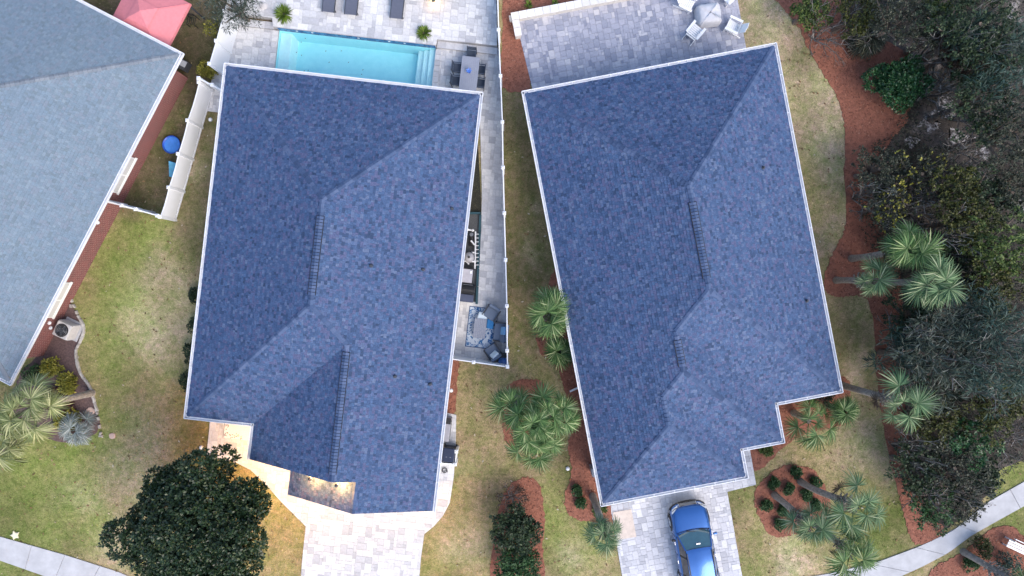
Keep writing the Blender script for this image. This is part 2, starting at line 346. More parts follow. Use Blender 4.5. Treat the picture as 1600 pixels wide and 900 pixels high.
# ------------------------------------------------------------------ paving
def paving(name, label, poly, z, fr, unit, seed, mats, top=300, thick=.05, base=-.05):
    "a sand bed with separate paver blocks of mixed sizes; the largest 300 as objects of their own"
    root = MB().prism(poly, base, z - .018).build(name, M_SAND); tag(root, label, kind='structure')
    L = [to_local(fr, p) for p in poly]; ax = np.array(L); lo = np.floor(ax.min(0) / unit).astype(int); hi = np.ceil(ax.max(0) / unit).astype(int)
    used = set(); rr = random.Random(seed); full = []; stuff = MB(); g = .004
    for jy in range(lo[1], hi[1]):
        for ix in range(lo[0], hi[0]):
            if (ix, jy) in used: continue
            for wx, wy in rr.sample([(2, 2), (2, 1), (1, 2), (3, 2), (2, 2), (2, 3), (1, 1)], 7) + [(1, 1)]:
                cells = [(ix + p, jy + q) for p in range(wx) for q in range(wy)]
                if not any(c in used for c in cells): break
            used.update(cells)
            x0, x1, y0, y1 = ix * unit + g, (ix + wx) * unit - g, jy * unit + g, (jy + wy) * unit - g
            c = L
            for pl in ((1, 0, -x0), (-1, 0, x1), (0, 1, -y0), (0, -1, y1)):
                c = clip(c, *pl)
                if len(c) < 3: break
            if len(c) < 3: continue
            A = abs(area(c)); cx, cy = to_world(fr, ((x0 + x1) / 2, (y0 + y1) / 2))
            if A < .002: continue
            if A > (x1 - x0) * (y1 - y0) * .999 and abs(cx) < 26 and abs(cy) < 14.6: full.append((-A * rr.uniform(.8, 1), cx, cy, wx, wy, c))
            else: stuff.prism([to_world(fr, p) for p in c], z - .03, z + rr.uniform(-.003, .003))
    full.sort(); cache = {}
    for k, (A, cx, cy, wx, wy, c) in enumerate(full):
        if k >= top: stuff.prism([to_world(fr, p) for p in c], z - .03, z + rr.uniform(-.003, .003)); continue
        if (wx, wy) not in cache:
            hx, hy = wx * unit / 2 - g, wy * unit / 2 - g; e = .008; bm = MB(); z0, z1 = -thick, 0
            vs = [(sx * hx, sy * hy, z0) for sx, sy in ((-1, -1), (1, -1), (1, 1), (-1, 1))] + [(sx * hx, sy * hy, -e) for sx, sy in ((-1, -1), (1, -1), (1, 1), (-1, 1))] + [(sx * (hx - e), sy * (hy - e), 0) for sx, sy in ((-1, -1), (1, -1), (1, 1), (-1, 1))]
            bm.add(vs, [(8, 9, 10, 11)] + [(q + i, q + (i + 1) % 4, q + 4 + (i + 1) % 4, q + 4 + i) for q in (0, 4) for i in range(4)])
            cache[(wx, wy)] = bm.mesh('paver', mats[1])
        o = bpy.data.objects.new('paver', cache[(wx, wy)]); link(o, root); o.location = (cx, cy, z + rr.uniform(-.003, .003)); o.rotation_euler = (0, 0, fr[2])
    if stuff.v: tag(stuff.build('small_pavers', mats[0], root), kind='stuff')
    return poly

PAVED = []
PAVED.append(paving('driveway', 'pale paver driveway and curved walk in front of the left house',
    GP([(330, 640), (400, 640), (470, 690), (640, 700), (676, 640), (713, 648), (712, 700), (709, 745), (703, 785), (692, 806), (678, 822), (663, 834), (658, 870), (650, 960), (466, 960), (472, 880), (478, 822), (462, 806), (440, 784), (415, 756), (392, 734), (370, 723), (345, 718), (323, 715)]), .045, F2, .17, 1, (M_PV, M_PVO)))
PAVED.append(paving('driveway', 'lavender grey paver driveway under the blue car', GP([(950, 730), (1165, 690), (1171, 700), (1181, 757), (1136, 768), (1147, 830), (1170, 960), (982, 960), (972, 900), (955, 800)]), .045, F3, .15, 2, (M_PV4, M_PV4O)))
PAVED.append(paving('patio', 'slate paver patio behind the right house', GP([(812, 57), (806, 30), (900, 12), (1020, -12), (1080, -60), (1145, -60), (1152, 0), (1168, 90), (1175, 130), (850, 190), (832, 140)]), .045, F3, .15, 3, (M_PV3, M_PV3O)))
lowz, upz = .10, .46
LP = lambda p: to_world(FP, p)
side_e = [(783, 60), (786, 200), (789, 330), (791, 420), (793, 573)]
# lower pool deck: left of the pool, right of the pool with the side terrace
pl_left = [LP((-2.6, -.03)), LP((-.02, -.03)), LP((-.02, -4.6)), LP((-3.5, -4.6))]
PAVED.append(paving('pool_deck', 'pale paver deck left of the swimming pool', pl_left, lowz, F2, .17, 4, (M_PV, M_PVO)))
pr = [LP((8.22, -.03))] + [G(780, 78)] + GP(side_e[1:]) + GP([(707, 561), (716, 470), (745, 472), (752, 360), (753, 300), (750, 180)]) + [LP((8.22, -4.0))]
PAVED.append(paving('pool_deck', 'pale paver terrace right of the pool and along the side fence', pr, lowz, F2, .17, 5, (M_PV, M_PVO)))
up = GP([(381, 27), (430, 33)]) + [LP((-.2, .03)), LP((8.25, .03)), LP((8.25, .33))] + GP([(777, 76), (775, -60), (350, -90)])
PAVED.append(paving('upper_terrace', 'raised pale paver terrace with loungers beyond the pool', up, upz, F2, .18, 6, (M_PV, M_PVO), base=-.02))
for k, (x0, x1) in enumerate(((-2.2, -.22), (8.27, 11.4))):
    st = MB(); n = int((x1 - x0) / .42)
    root = MB().prism([LP(p) for p in rect(x0, x1, -.02, .32)], -.05, .235).build('terrace_step', M_SAND); tag(root, 'paver step up to the terrace on the ' + ('left' if k == 0 else 'right') + ' of the pool', kind='structure')
    for q in range(n):
        a0 = x0 + (x1 - x0) * q / n + .006; a1 = x0 + (x1 - x0) * (q + 1) / n - .006
        MB().prism([LP(p) for p in rect(a0, a1, -.03, .32)], .2, .255).build('paver', M_PVO, root)
# ------------------------------------------------------------------ swimming pool
m, nt, b = node_mat('pool_plaster'); n = noise(nt, 3, 4); r = ramp(nt, [(.3, (.37, .74, .81)), (.7, (.44, .8, .86))]); nt.links.new(n.outputs[0], r.inputs[0]); nt.links.new(r.outputs[0], b.inputs['Base Color']); M_PLAST = m
M_LEDGE = plain('pool_ledge_plaster', (.6, .8, .82), .7, var=.05)
M_TILE = pieces('pool_blue_tile', [(0, (.015, .06, .2)), (.5, (.025, .12, .32)), (1, (.06, .22, .45))], 'island', .2, grain=.1, spec=.6)
m, nt, b = node_mat('pool_water'); b.inputs['Base Color'].default_value = (.72, .96, 1, 1); b.inputs['Roughness'].default_value = .02; b.inputs['IOR'].default_value = 1.33; b.inputs['Transmission Weight'].default_value = 1.0
n = noise(nt, 3.5, 4); bump(nt, b, n.outputs[0], .3, .05); M_WATER = m
pool = thing('swimming_pool', 'rectangular turquoise swimming pool with ledge and blue tile edge', 'swimming pool', (FP[0], FP[1], 0), FP[2])
s = MB(); W_, D_ = 8.2, 3.4
s.add([(0, 0, -.95), (W_, 0, -.95), (W_, -D_, -.95), (0, -D_, -.95)], [(3, 2, 1, 0)])
for (xa, ya), (xb, yb) in (((0, 0), (W_, 0)), ((W_, 0), (W_, -D_)), ((W_, -D_), (0, -D_)), ((0, -D_), (0, 0))):
    s.add([(xa, ya, -.95), (xb, yb, -.95), (xb, yb, .02), (xa, ya, .02)], [(0, 1, 2, 3)])
s.build('shell', M_PLAST, pool)
MB().box((.3, -D_ / 2, -.56), (.58, D_ - .02, .8)).build('tanning_ledge', M_LEDGE, pool, bevel=.02)
for k in range(3): MB().box((W_ - .17 - .33 * k, -D_ / 2, -.52 - .17 * k), (.33, D_ - .02, .8)).build('step', M_LEDGE, pool, bevel=.015)
t = MB()
for k in range(55): t.box((.075 + k * .149, .0, .13), (.143, .02, .2)); t.box((.075 + k * .149, .0, .32), (.143, .02, .16))
tag(t.build('waterline_tiles', M_TILE, pool), kind='stuff')
MB().box((4.1, .07, .2), (8.3, .11, .42)).build('back_wall', M_SAND, pool)
for k in range(9):
    if k % 3 == 1 or k in (0, 6): MB().box((1.0 + .8 * k, -.018, .3), (.1, .016, .05)).build('spillway', M_WHITE, pool)
for k in range(12): MB().box((-.16, -.2 - k * .29, .125), (.3, .28, .045)).build('coping', M_PVO, pool, bevel=.008); MB().box((W_ + .16, -.2 - k * .29, .125), (.3, .28, .045)).build('coping', M_PVO, pool, bevel=.008)
for x in (2.6, 5.4): MB().lathe((x, -1.7, -.945), [(.12, 0), (.12, .012), (.04, .016)], 14).build('drain', M_WHITE, pool)
rr = random.Random(12); lf = MB()
for k in range(16):
    x, y, t = rr.uniform(.8, 7), rr.uniform(-3.2, -.2), rr.uniform(0, 6.28); lf.add([(x + .05 * math.cos(t), y + .05 * math.sin(t), -.022), (x - .02 * math.sin(t), y + .02 * math.cos(t), -.022), (x - .05 * math.cos(t), y - .05 * math.sin(t), -.022), (x + .02 * math.sin(t), y - .02 * math.cos(t), -.02)], [(0, 1, 2, 3)])
tag(lf.build('floating_leaves', M_BARK, pool), kind='stuff')
wv = MB().grid([[(W_ * i / 40, -D_ * j / 16, -.03) for i in range(41)] for j in range(17)]).build('water', M_WATER, pool)
# ------------------------------------------------------------------ concrete sidewalks with separate slabs
def sidewalk(label, top, bot, joints):
    root = MB(); n = 24
    def along(c, t):
        c = np.array(c, float); d = np.r_[0, np.cumsum(np.linalg.norm(np.diff(c, axis=0), axis=1))]; return np.array([np.interp(t * d[-1], d, c[:, k]) for k in (0, 1)])
    T = [G(*along(top, t)) for t in np.linspace(0, 1, n)]; B = [G(*along(bot, t)) for t in np.linspace(0, 1, n)]
    r = MB().prism(T + B[::-1], -.05, .02).build('sidewalk', M_SAND); tag(r, label, kind='structure')
    js = joints
    for a, b_ in zip(js[:-1], js[1:]):
        t0, t1 = a + .0015, b_ - .0015; k = 6
        P = [G(*along(top, t)) for t in np.linspace(t0, t1, k)] + [G(*along(bot, t)) for t in np.linspace(t1, t0, k)]
        MB().prism(P, -.03, .05).build('slab', M_CONC, r)
    return T + B[::-1]
PAVED.append(sidewalk('grey concrete sidewalk crossing the lower left lawn', [(-60, 822), (0, 838), (100, 866), (185, 893), (260, 925)], [(-60, 858), (0, 875), (80, 903), (160, 935), (230, 960)], [0, .17, .34, .5, .67, .83, 1]))
PAVED.append(sidewalk('pale concrete sidewalk curving past the woods', [(1660, 715), (1600, 752), (1545, 783), (1490, 828), (1437, 853), (1370, 878), (1290, 897), (1200, 910)], [(1660, 755), (1600, 790), (1560, 812), (1516, 837), (1480, 864), (1440, 885), (1400, 903), (1300, 940)], [0, .19, .38, .53, .68, .85, 1]))
MB().prism([to_world(F1, p) for p in rect(.2, 2.3, .6, 3.2)], -.05, .05).build('patio_slab', M_CONC)
tag(bpy.data.objects['patio_slab'], 'grey concrete slab beside the pink canopy', kind='structure')
MB().prism(GP([(957, 800), (986, 795), (994, 838), (963, 843)]), .0, .075).build('landing_pad', plain('beige_concrete', (.62, .53, .46), .9)); tag(bpy.data.objects['landing_pad'], 'beige concrete landing at the top left of the car driveway', kind='structure')

# ------------------------------------------------------------------ houses
def hs(z, c, x, y): return z + c[0] * x + c[1] * y
def roof_regions(rects, p):
    "rects: (x0,x1,y0,y1,hipN,hipS,hipE,hipW). Returns convex pieces (plane, polygon); plane = (a,b,c): height = a x + b y + c"
    PL = []
    for (x0, x1, y0, y1, *hp) in rects:
        q = [(('N', (0, -p, p * y1)), hp[0]), (('S', (0, p, -p * y0)), hp[1]), (('E', (-p, 0, p * x1)), hp[2]), (('W', (p, 0, -p * x0)), hp[3])]
        PL.append([k for k, u in q if u])
    out = []
    for i, rc in enumerate(rects):
        for nm, pl in PL[i]:
            reg = [rect(rc[0], rc[1], rc[2], rc[3])]
            for n2, q in PL[i]:
                if n2 != nm: reg = [c for c in (clip(c, q[0] - pl[0], q[1] - pl[1], q[2] - pl[2]) for c in reg) if len(c) > 2]
            for j, rj in enumerate(rects):
                if j == i: continue
                hp = [(1, 0, -rj[0]), (-1, 0, rj[1]), (0, 1, -rj[2]), (0, -1, rj[3])]
                e = 1e-6 if j < i else -1e-6
                hp += [(q[0] - pl[0], q[1] - pl[1], q[2] - pl[2] + e) for _, q in PL[j]]
                nr = []
                for c in reg:
                    rem = c
                    for h in hp:
                        if len(rem) < 3: break
                        o = clip(rem, -h[0], -h[1], -h[2])
                        if len(o) > 2 and abs(area(o)) > 1e-4: nr.append(o)
                        rem = clip(rem, *h)
                reg = nr
            out += [(nm, pl, c) for c in reg if len(c) > 2 and abs(area(c)) > 1e-3]
    return out
def house(name, label, fr, rects, p, ze, seed, msh, mdeck, mcap, lines, vents, wallmat, wallrects, gutters):
    root = thing(name, label, 'house', (fr[0], fr[1], 0), fr[2])
    regs = roof_regions(rects, p); dk = MB(); sh = MB(); rr = random.Random(seed)
    for nm, pl, c in regs:
        zf = lambda x, y: ze + pl[0] * x + pl[1] * y + pl[2]
        n = len(c); dk.add([(x, y, zf(x, y)) for x, y in c] + [(x, y, zf(x, y) - .16) for x, y in c], [tuple(range(n)), tuple(range(2 * n - 1, n - 1, -1))] + [(k, n + k, n + (k + 1) % n, (k + 1) % n) for k in range(n)])
    roof = dk.build('roof', mdeck, root)
    ex = .14 / math.sqrt(1 + p * p)
    faces = {}
    for nm, pl, c in regs: faces.setdefault((nm, round(pl[2], 4)), (nm, pl, []))[2].append(c)
    for nm, pl, cs in faces.values():
        ns = nm in 'NS'
        al = [q[0] if ns else q[1] for c in cs for q in c]; dd = [(pl[0] * q[0] + pl[1] * q[1] + pl[2]) / p for c in cs for q in c]
        bbs = [(min(q[0] for q in c), max(q[0] for q in c), min(q[1] for q in c), max(q[1] for q in c)) for c in cs]
        for k in range(int(max(dd) / ex) + 1):
            d0, d1 = k * ex, (k + 1) * ex; u = min(al) - rr.uniform(0, .3)
            while u < max(al):
                wd = rr.choice((.09, .12, .15, .19)); th = rr.choice((.008, .014, .026))
                u0, u1 = u, u + wd - .005; u += wd
                if nm == 'N': y1 = pl[2] / p; q = rect(u0, u1, y1 - d1, y1 - d0)
                elif nm == 'S': y0 = -pl[2] / p; q = rect(u0, u1, y0 + d0, y0 + d1)
                elif nm == 'E': x1 = pl[2] / p; q = rect(x1 - d1, x1 - d0, u0, u1)
                else: x0 = -pl[2] / p; q = rect(x0 + d0, x0 + d1, u0, u1)
                qa, qb, qc, qd = q[0][0], q[1][0], q[0][1], q[2][1]
                for c, bb in zip(cs, bbs):
                    if qb < bb[0] or qa > bb[1] or qd < bb[2] or qc > bb[3]: continue
                    cc = c if area(c) > 0 else c[::-1]; t = q
                    for a_, b_ in zip(cc, cc[1:] + cc[:1]):
                        t = clip(t, -(b_[1] - a_[1]), b_[0] - a_[0], (b_[1] - a_[1]) * a_[0] - (b_[0] - a_[0]) * a_[1])
                        if len(t) < 3: break
                    if len(t) < 3 or abs(area(t)) < 4e-4: continue
                    n = len(t); top = []; low = []
                    for x, y in t:
                        d = (pl[0] * x + pl[1] * y + pl[2]) / p; z = ze + d * p; f = (d - d0) / ex
                        top.append((x, y, z + .004 + th * (1 - f))); low.append((x, y, z))
                    sh.add(top + low, [tuple(range(n))] + [(i, n + i, n + (i + 1) % n, (i + 1) % n) for i in range(n)])
    tag(sh.build('shingles', msh, roof), kind='stuff')
    def top(x, y):
        best = -1
        for r in rects:
            if r[0] - .01 <= x <= r[1] + .01 and r[2] - .01 <= y <= r[3] + .01:
                v = [9]; 
                if r[4]: v.append(r[3] - y)
                if r[5]: v.append(y - r[2])
                if r[6]: v.append(r[1] - x)
                if r[7]: v.append(x - r[0])
                best = max(best, min(v))
        return ze + p * max(best, 0)
    cap = MB()
    for (xa, ya), (xb, yb) in lines:                       # overlapping cap shingles folded over hips and ridges
        L = math.hypot(xb - xa, yb - ya); n = int(L / .19); dx, dy = (xb - xa) / L, (yb - ya) / L; nx, ny = -dy, dx
        for k in range(n):
            t0, t1 = k * L / n, min(L, (k + 1.25) * L / n); P = []
            for t, up_ in ((t0, .05), (t1, .012)):
                x, y = xa + dx * t, ya + dy * t
                for s_ in (-.11, 0, .11):
                    qx, qy = x + nx * s_, y + ny * s_; P.append((qx, qy, (top(qx, qy) if s_ else top(x, y)) + up_))
            Q = [(x, y, z - .035) for x, y, z in P]
            cap.add(P + Q, [(0, 1, 4, 3), (1, 2, 5, 4), (0, 6, 7, 1), (1, 7, 8, 2), (0, 3, 9, 6), (2, 8, 11, 5)])
    tag(cap.build('hip_caps', mcap, roof), kind='stuff')
    for (xa, ya), (xb, yb), n in vents:                     # raised ridge vent under its own row of cap shingles
        vt = MB(); zr = top(xa, ya); L = abs(yb - ya)
        for s_ in (-1, 1): vt.box((xa + s_ * .165, (ya + yb) / 2, zr - .165 * p + .05), (.022, L, .05))
        vt.box((xa, (ya + yb) / 2, zr - .05), (.26, L, .1))
        v = vt.build('ridge_vent', M_BLACK, root); sg = 1 if yb > ya else -1; pc = L / n
        me = MB().add([(-.155, 0, -.155 * p + .075), (0, 0, .075), (.155, 0, -.155 * p + .075), (-.155, pc - .026, -.155 * p + .068), (0, pc - .026, .068), (.155, pc - .026, -.155 * p + .068),
                       (-.155, 0, -.155 * p + .03), (0, 0, .03), (.155, 0, -.155 * p + .03), (-.155, pc - .026, -.155 * p + .03), (0, pc - .026, .03), (.155, pc - .026, -.155 * p + .03)],
                      [(0, 1, 4, 3), (1, 2, 5, 4), (0, 6, 7, 1), (1, 7, 8, 2), (3, 4, 10, 9), (4, 5, 11, 10)]).mesh('vent_cap', M_CAPO)
        for k in range(n):
            o = link(bpy.data.objects.new('vent_cap', me), v); o.location = (xa, min(ya, yb) + k * pc, zr)
    for g0, g1 in gutters:                                  # open white gutters along the eaves
        a, b_ = Vector((*g0, 0)), Vector((*g1, 0)); d = (b_ - a).normalized(); nrm = Vector((-d.y, d.x, 0)); mid = (a + b_) / 2; L = (b_ - a).length
        ang = math.atan2(d.y, d.x); gm = MB()
        gm.box(mid + nrm * .012 + Vector((0, 0, ze - .06)), (L + .1, .02, .15), ang); gm.box(mid + nrm * .13 + Vector((0, 0, ze - .05)), (L + .24, .03, .13), ang); gm.box(mid + nrm * .07 + Vector((0, 0, ze - .12)), (L + .2, .11, .02), ang)
        gt = gm.build('gutter', M_GUT, root)
        n = int(L / .9); st = MB()
        for k in range(n): st.box(a + d * (k + .5) * L / n + nrm * .07 + Vector((0, 0, ze - .004)), (.03, .12, .012), ang)
        st.build('hanger_straps', M_GUT, gt)['kind'] = 'stuff'
        MB().box(mid + nrm * -.2 + Vector((0, 0, ze - .2)), (L - .1, .4, .03), ang).build('soffit', M_TRIM, root)
    for k, (x0, x1, y0, y1) in enumerate(wallrects): MB().box(((x0 + x1) / 2, (y0 + y1) / 2, (ze - .18) / 2 - .002 * k), (x1 - x0, y1 - y0, ze - .18 - .004 * k)).build('wall', wallmat, root)
    return root, top
P2 = .475; m6 = 6.125
h2, top2 = house('blue_roof_house', 'middle house with slate blue shingle roof, stepped front gables and white gutters', F2,
    [(-12.25, 0, -16.93, 0, 1, 1, 1, 1), (-9.0, 0, -18.65, -9, 0, 0, 1, 1), (-7.0, 0, -20.12, -12, 0, 0, 1, 1)], P2, 2.8, 2, M_SHINGLE, M_DECK, M_CAP,
    [((-12.2, -.05), (-m6, -m6)), ((-.05, -.05), (-m6, -m6)), ((-m6, -m6), (-m6, -6.9)), ((-m6, -10.3), (-m6, -10.805)), ((-12.2, -16.88), (-m6, -10.805)), ((-4.5, -12.43), (-m6, -10.805)), ((-4.5, -12.43), (-4.5, -12.75)), ((-3.5, -20.1), (-3.5, -18.67)), ((-4.5, -18.6), (-4.5, -18.3))],
    [((-m6, -6.85), (-m6, -10.35), 24), ((-4.5, -12.75), (-4.5, -18.3), 38)], M_STUCCO,
    [(-11.85, -.4, -16.5, -.45), (-8.6, -.42, -18.3, -16.4), (-6.6, -.44, -19.75, -18.2)],
    [((-12.25, 0), (-.0, 0)), ((0, 0), (0, -20.1)), ((-12.25, -16.93), (-12.25, 0)), ((-9.0, -16.93), (-12.25, -16.93)), ((-9.0, -18.6), (-9.0, -16.95))])
g = MB()                                                    # gable walls
g.add([(-8.6, -18.29, 2.6), (-.44, -18.29, 2.6), (-.44, -18.29, 2.8), (-4.5, -18.29, 4.78), (-8.6, -18.29, 2.8)], [(0, 1, 2, 3, 4)])
g.add([(-6.6, -19.74, 2.6), (-.46, -19.74, 2.6), (-.46, -19.74, 2.85), (-3.5, -19.74, 4.3), (-6.6, -19.74, 2.85)], [(0, 1, 2, 3, 4)]); g.build('gable_wall', M_STUCCO, h2)
for x, y, hw, e in ((-4.5, -18.62, 4.5, 1.0), (-3.5, -20.09, 3.5, 3.5)):
    for s_, q in ((-1, hw), (1, e)): MB().bar((x, y, 2.64 + P2 * hw), (x + s_ * q, y, 2.64 + P2 * (hw - q)), .02, .16).build('rake_board', M_TRIM, h2)
gd = MB().box((-3.4, -19.76, 1.1), (4.8, .05, 2.2)).build('garage_door', M_TRIM, h2)
for k in range(4):
    for q in range(4): MB().box((-5.2 + q * 1.2, -19.79, .3 + k * .54), (1.05, .02, .42)).build('panel', M_TRIM, gd, bevel=.01)
MB().box((-10.2, -16.52, 1.05), (1.0, .05, 2.1)).build('door', plain('door_brown', (.12, .06, .035), .4), h2)
P3 = .49
h3, top3 = house('blue_roof_house', 'right house with slate blue stepped hip roof beside the woods', F3,
    [(0, 12.2, -16.85, 0, 1, 1, 1, 1), (0, 9.0, -18.7, -8, 0, 1, 1, 1), (0, 6.96, -20.05, -10, 0, 1, 1, 1)], P3, 2.8, 5, M_SHINGLE, M_DECK, M_CAP,
    [((.05, -.05), (6.1, -6.1)), ((12.15, -.05), (6.1, -6.1)), ((6.1, -6.1), (6.1, -6.9)), ((6.1, -10.2), (6.1, -10.75)), ((12.15, -16.8), (6.1, -10.75)), ((4.5, -12.35), (6.1, -10.75)), ((4.5, -12.35), (4.5, -12.8)), ((4.5, -13.9), (4.5, -14.2)), ((8.95, -18.65), (4.5, -14.2)), ((3.48, -15.22), (4.5, -14.2)), ((3.48, -15.22), (3.48, -16.57)), ((.05, -20.0), (3.48, -16.57)), ((6.91, -20.0), (3.48, -16.57))],
    [((6.1, -6.85), (6.1, -10.25), 24), ((4.5, -12.75), (4.5, -13.95), 8)], M_STUCCO,
    [(.4, 11.8, -16.45, -.45), (.42, 8.6, -18.3, -16.3), (.44, 6.5, -19.6, -18.2)],
    [((0, 0), (12.2, 0)), ((12.2, 0), (12.2, -16.85)), ((12.2, -16.85), (9.0, -16.85)), ((9.0, -16.6), (9.0, -18.7)), ((9.0, -18.7), (6.75, -18.7)), ((6.96, -18.72), (6.96, -20.05)), ((6.96, -20.05), (0, -20.05)), ((0, -20.05), (0, 0))][::1])
gd = MB().box((3.5, -19.62, 1.1), (4.8, .05, 2.2)).build('garage_door', M_TRIM, h3)
for k in range(4):
    for q in range(4): MB().box((1.7 + q * 1.2, -19.65, .3 + k * .54), (1.05, .02, .42)).build('panel', M_TRIM, gd, bevel=.01)
# red brick house on the left
m, nt, b = node_mat('red_brick'); tc = nt.nodes.new('ShaderNodeTexCoord'); sp = nt.nodes.new('ShaderNodeSeparateXYZ'); cb = nt.nodes.new('ShaderNodeCombineXYZ'); ad = nt.nodes.new('ShaderNodeMath')
nt.links.new(tc.outputs['Object'], sp.inputs[0]); nt.links.new(sp.outputs[0], ad.inputs[0]); nt.links.new(sp.outputs[1], ad.inputs[1]); nt.links.new(ad.outputs[0], cb.inputs[0]); nt.links.new(sp.outputs[2], cb.inputs[1])
bk = nt.nodes.new('ShaderNodeTexBrick'); nt.links.new(cb.outputs[0], bk.inputs['Vector']); bk.inputs['Scale'].default_value = 1; bk.inputs['Brick Width'].default_value = .21; bk.inputs['Row Height'].default_value = .075; bk.inputs['Mortar Size'].default_value = .008
bk.inputs['Color1'].default_value = (.2, .042, .038, 1); bk.inputs['Color2'].default_value = (.115, .024, .022, 1); bk.inputs['Mortar'].default_value = (.36, .25, .23, 1)
nt.links.new(bk.outputs[0], b.inputs['Base Color']); bump(nt, b, bk.outputs['Fac'], -.6, .01); b.inputs['Roughness'].default_value = .9; M_BRICK = m
h1, top1 = house('brick_house', 'red brick house with pale grey shingle roof at the left edge', F1, [(-15.5, 0, -17.9, 0, 1, 1, 1, 1)], .45, 2.5, 9, M_SHINGLE1, M_DECK1, M_CAP1,
    [((-.05, -.05), (-7.75, -7.75)), ((-.05, -17.85), (-7.75, -10.15)), ((-7.75, -7.75), (-7.75, -10.15))], [], M_BRICK, [(-15, -.5, -17.0, -.7)],
    [((-15.5, 0), (0, 0)), ((0, 0), (0, -17.9)), ((0, -17.9), (-15.5, -17.9))])
M_BLIND = plain('window_blind', (.55, .54, .52), .6, var=.05)
for yc in (-6.6, -13.7):
    wn = MB().box((-.49, yc, 1.6), (.06, 2.0, 1.3)).build('window', M_TRIM, h1, bevel=.01)
    for s_ in (-1, 1): MB().box((-.455, yc + s_ * .49, 1.6), (.02, .9, 1.18)).build('pane', M_BLIND, wn)
    MB().box((-.44, yc, .92), (.1, 2.1, .06)).build('sill', M_TRIM, wn)
for yc, z in ((-9.3, 1.3), (-15.0, 1.0), (-15.3, .7)): MB().lathe((-.47, yc, z), [(.09, -.05), (.1, 0), (.06, .06)], 10).build('vent_cover', M_WHITE, h1)

for root, fr, tp, spots in ((h2, F2, top2, ((661, 421), (672, 600), (580, 415), (617, 588), (706, 326))), (h3, F3, top3, ((1192, 262), (1260, 470)))):
    for u, v in spots:                                     # plumbing vents with lead boots
        z = 4.0
        for _ in range(6): q = to_local(fr, G(u, v, z)); z = tp(*q)
        o = MB().lathe((q[0], q[1], z), [(.1, -.06), (.09, .05), (.05, .07)], 10).build('vent_boot', plain('lead_boot', (.03, .04, .065), .6), root); MB().tube([(q[0], q[1], z), (q[0], q[1], z + .2)], .04, 8).build('pipe', M_DARKG, o)
rs = np.random.RandomState(8); Vc = []; 
for k, (poly, mt, z) in enumerate(BEDS):
    if mt is not M_MULCH: continue
    bx = np.array(poly); lo, hi = bx.min(0), bx.max(0); n = int((hi - lo).prod() * 130)
    P = rs.uniform(lo, hi, (n, 2)); P = P[inside(P, poly) & (abs(P[:, 0]) < 29) & (abs(P[:, 1]) < 17)]
    Vc.append(np.c_[P, np.full(len(P), z)])
Vc = np.concatenate(Vc)
for poly in PAVED: Vc = Vc[~inside(Vc, poly)]
n = len(Vc); th = rs.uniform(0, 6.28, n); L = rs.uniform(.04, .1, n); wd = rs.uniform(.012, .03, n)
d = np.stack([np.cos(th), np.sin(th), rs.uniform(-.25, .25, n)], 1); e = np.stack([-np.sin(th), np.cos(th), rs.uniform(-.5, .5, n)], 1)
base = Vc + np.array([0, 0, .02]); V = np.stack([base - d * L[:, None] / 2, base + e * wd[:, None], base + d * L[:, None] / 2, base - e * wd[:, None]], 1).reshape(-1, 3)
o = link(bpy.data.objects.new('mulch_chips', np_mesh('mulch_chips', V, np.arange(4 * n).reshape(-1, 4), M_CHIP))); tag(o, 'loose red bark chips lying on the mulch beds', 'mulch', kind='stuff')

# ------------------------------------------------------------------ fences
def fence(name, label, pts, hgt, scallop=0.0, slots=False, nper=None, posts=True, endpost=True, th=.05):
    root = thing(name, label, 'fence', (pts[0][0], pts[0][1], 0))
    ox, oy = pts[0]; P = [Vector((x - ox, y - oy, 0)) for x, y in pts]
    def post(p):
        o = MB().box((0, 0, (hgt + .05) / 2), (.13, .13, hgt + .05)).build('post', M_WHITE, root, loc=p)
        MB().box((0, 0, hgt + .065), (.17, .17, .03)).add([(-.07, -.07, hgt + .08), (.07, -.07, hgt + .08), (.07, .07, hgt + .08), (-.07, .07, hgt + .08), (0, 0, hgt + .13)], [(0, 1, 4), (1, 2, 4), (2, 3, 4), (3, 0, 4)]).build('post_cap', M_WHITE, o)
    for k in range(len(P) - 1):
        a, b_ = P[k], P[k + 1]; d = b_ - a; L = d.length; d.normalize(); n = Vector((-d.y, d.x, 0)); m = 14; z0 = .24 if slots else .06
        mb = MB(); rows = []
        for s_ in (-th / 2, th / 2):
            for i in range(m + 1):
                t = i / m; q = a + d * L * t + n * s_; zt = hgt - scallop * math.sin(math.pi * t) ** .8
                rows.append((q + Vector((0, 0, z0)), q + Vector((0, 0, zt))))
        vs = [v for r_ in rows for v in r_]; fs = []
        for i in range(m):
            A = 2 * i; B = 2 * (m + 1 + i); fs += [(A, A + 2, A + 3, A + 1), (B, B + 1, B + 3, B + 2), (A + 1, A + 3, B + 3, B + 1), (A, B, B + 2, A + 2)]
        mb.add(vs, fs).build('panel', M_WHITE, root)
        if slots:
            r_ = MB().bar(a + Vector((0, 0, .08)), b_ + Vector((0, 0, .08)), .06, .09).build('bottom_rail', M_WHITE, root); bl = MB(); q = int(L / .11)
            for i in range(q): bl.box(a + d * (i + .5) * L / q + Vector((0, 0, .185)), (.05, .03, .13), math.atan2(d.y, d.x))
            tag(bl.build('balusters', M_WHITE, root), kind='stuff')
        if posts: post(a)
    if posts and endpost: post(P[-1])
    return root
fence('privacy_fence', 'white scalloped privacy fence between the brick house and the middle house', [G(*p) for p in ((275, 344), (288, 300), (302, 250), (316, 200), (333, 143))], 1.6, .07, True)
fence('privacy_fence', 'tall white fence panel run along the left side of the pool deck', [G(*p) for p in ((352, 118), (362, 84), (374, 40), (386, -5), (398, -50))], 1.85)
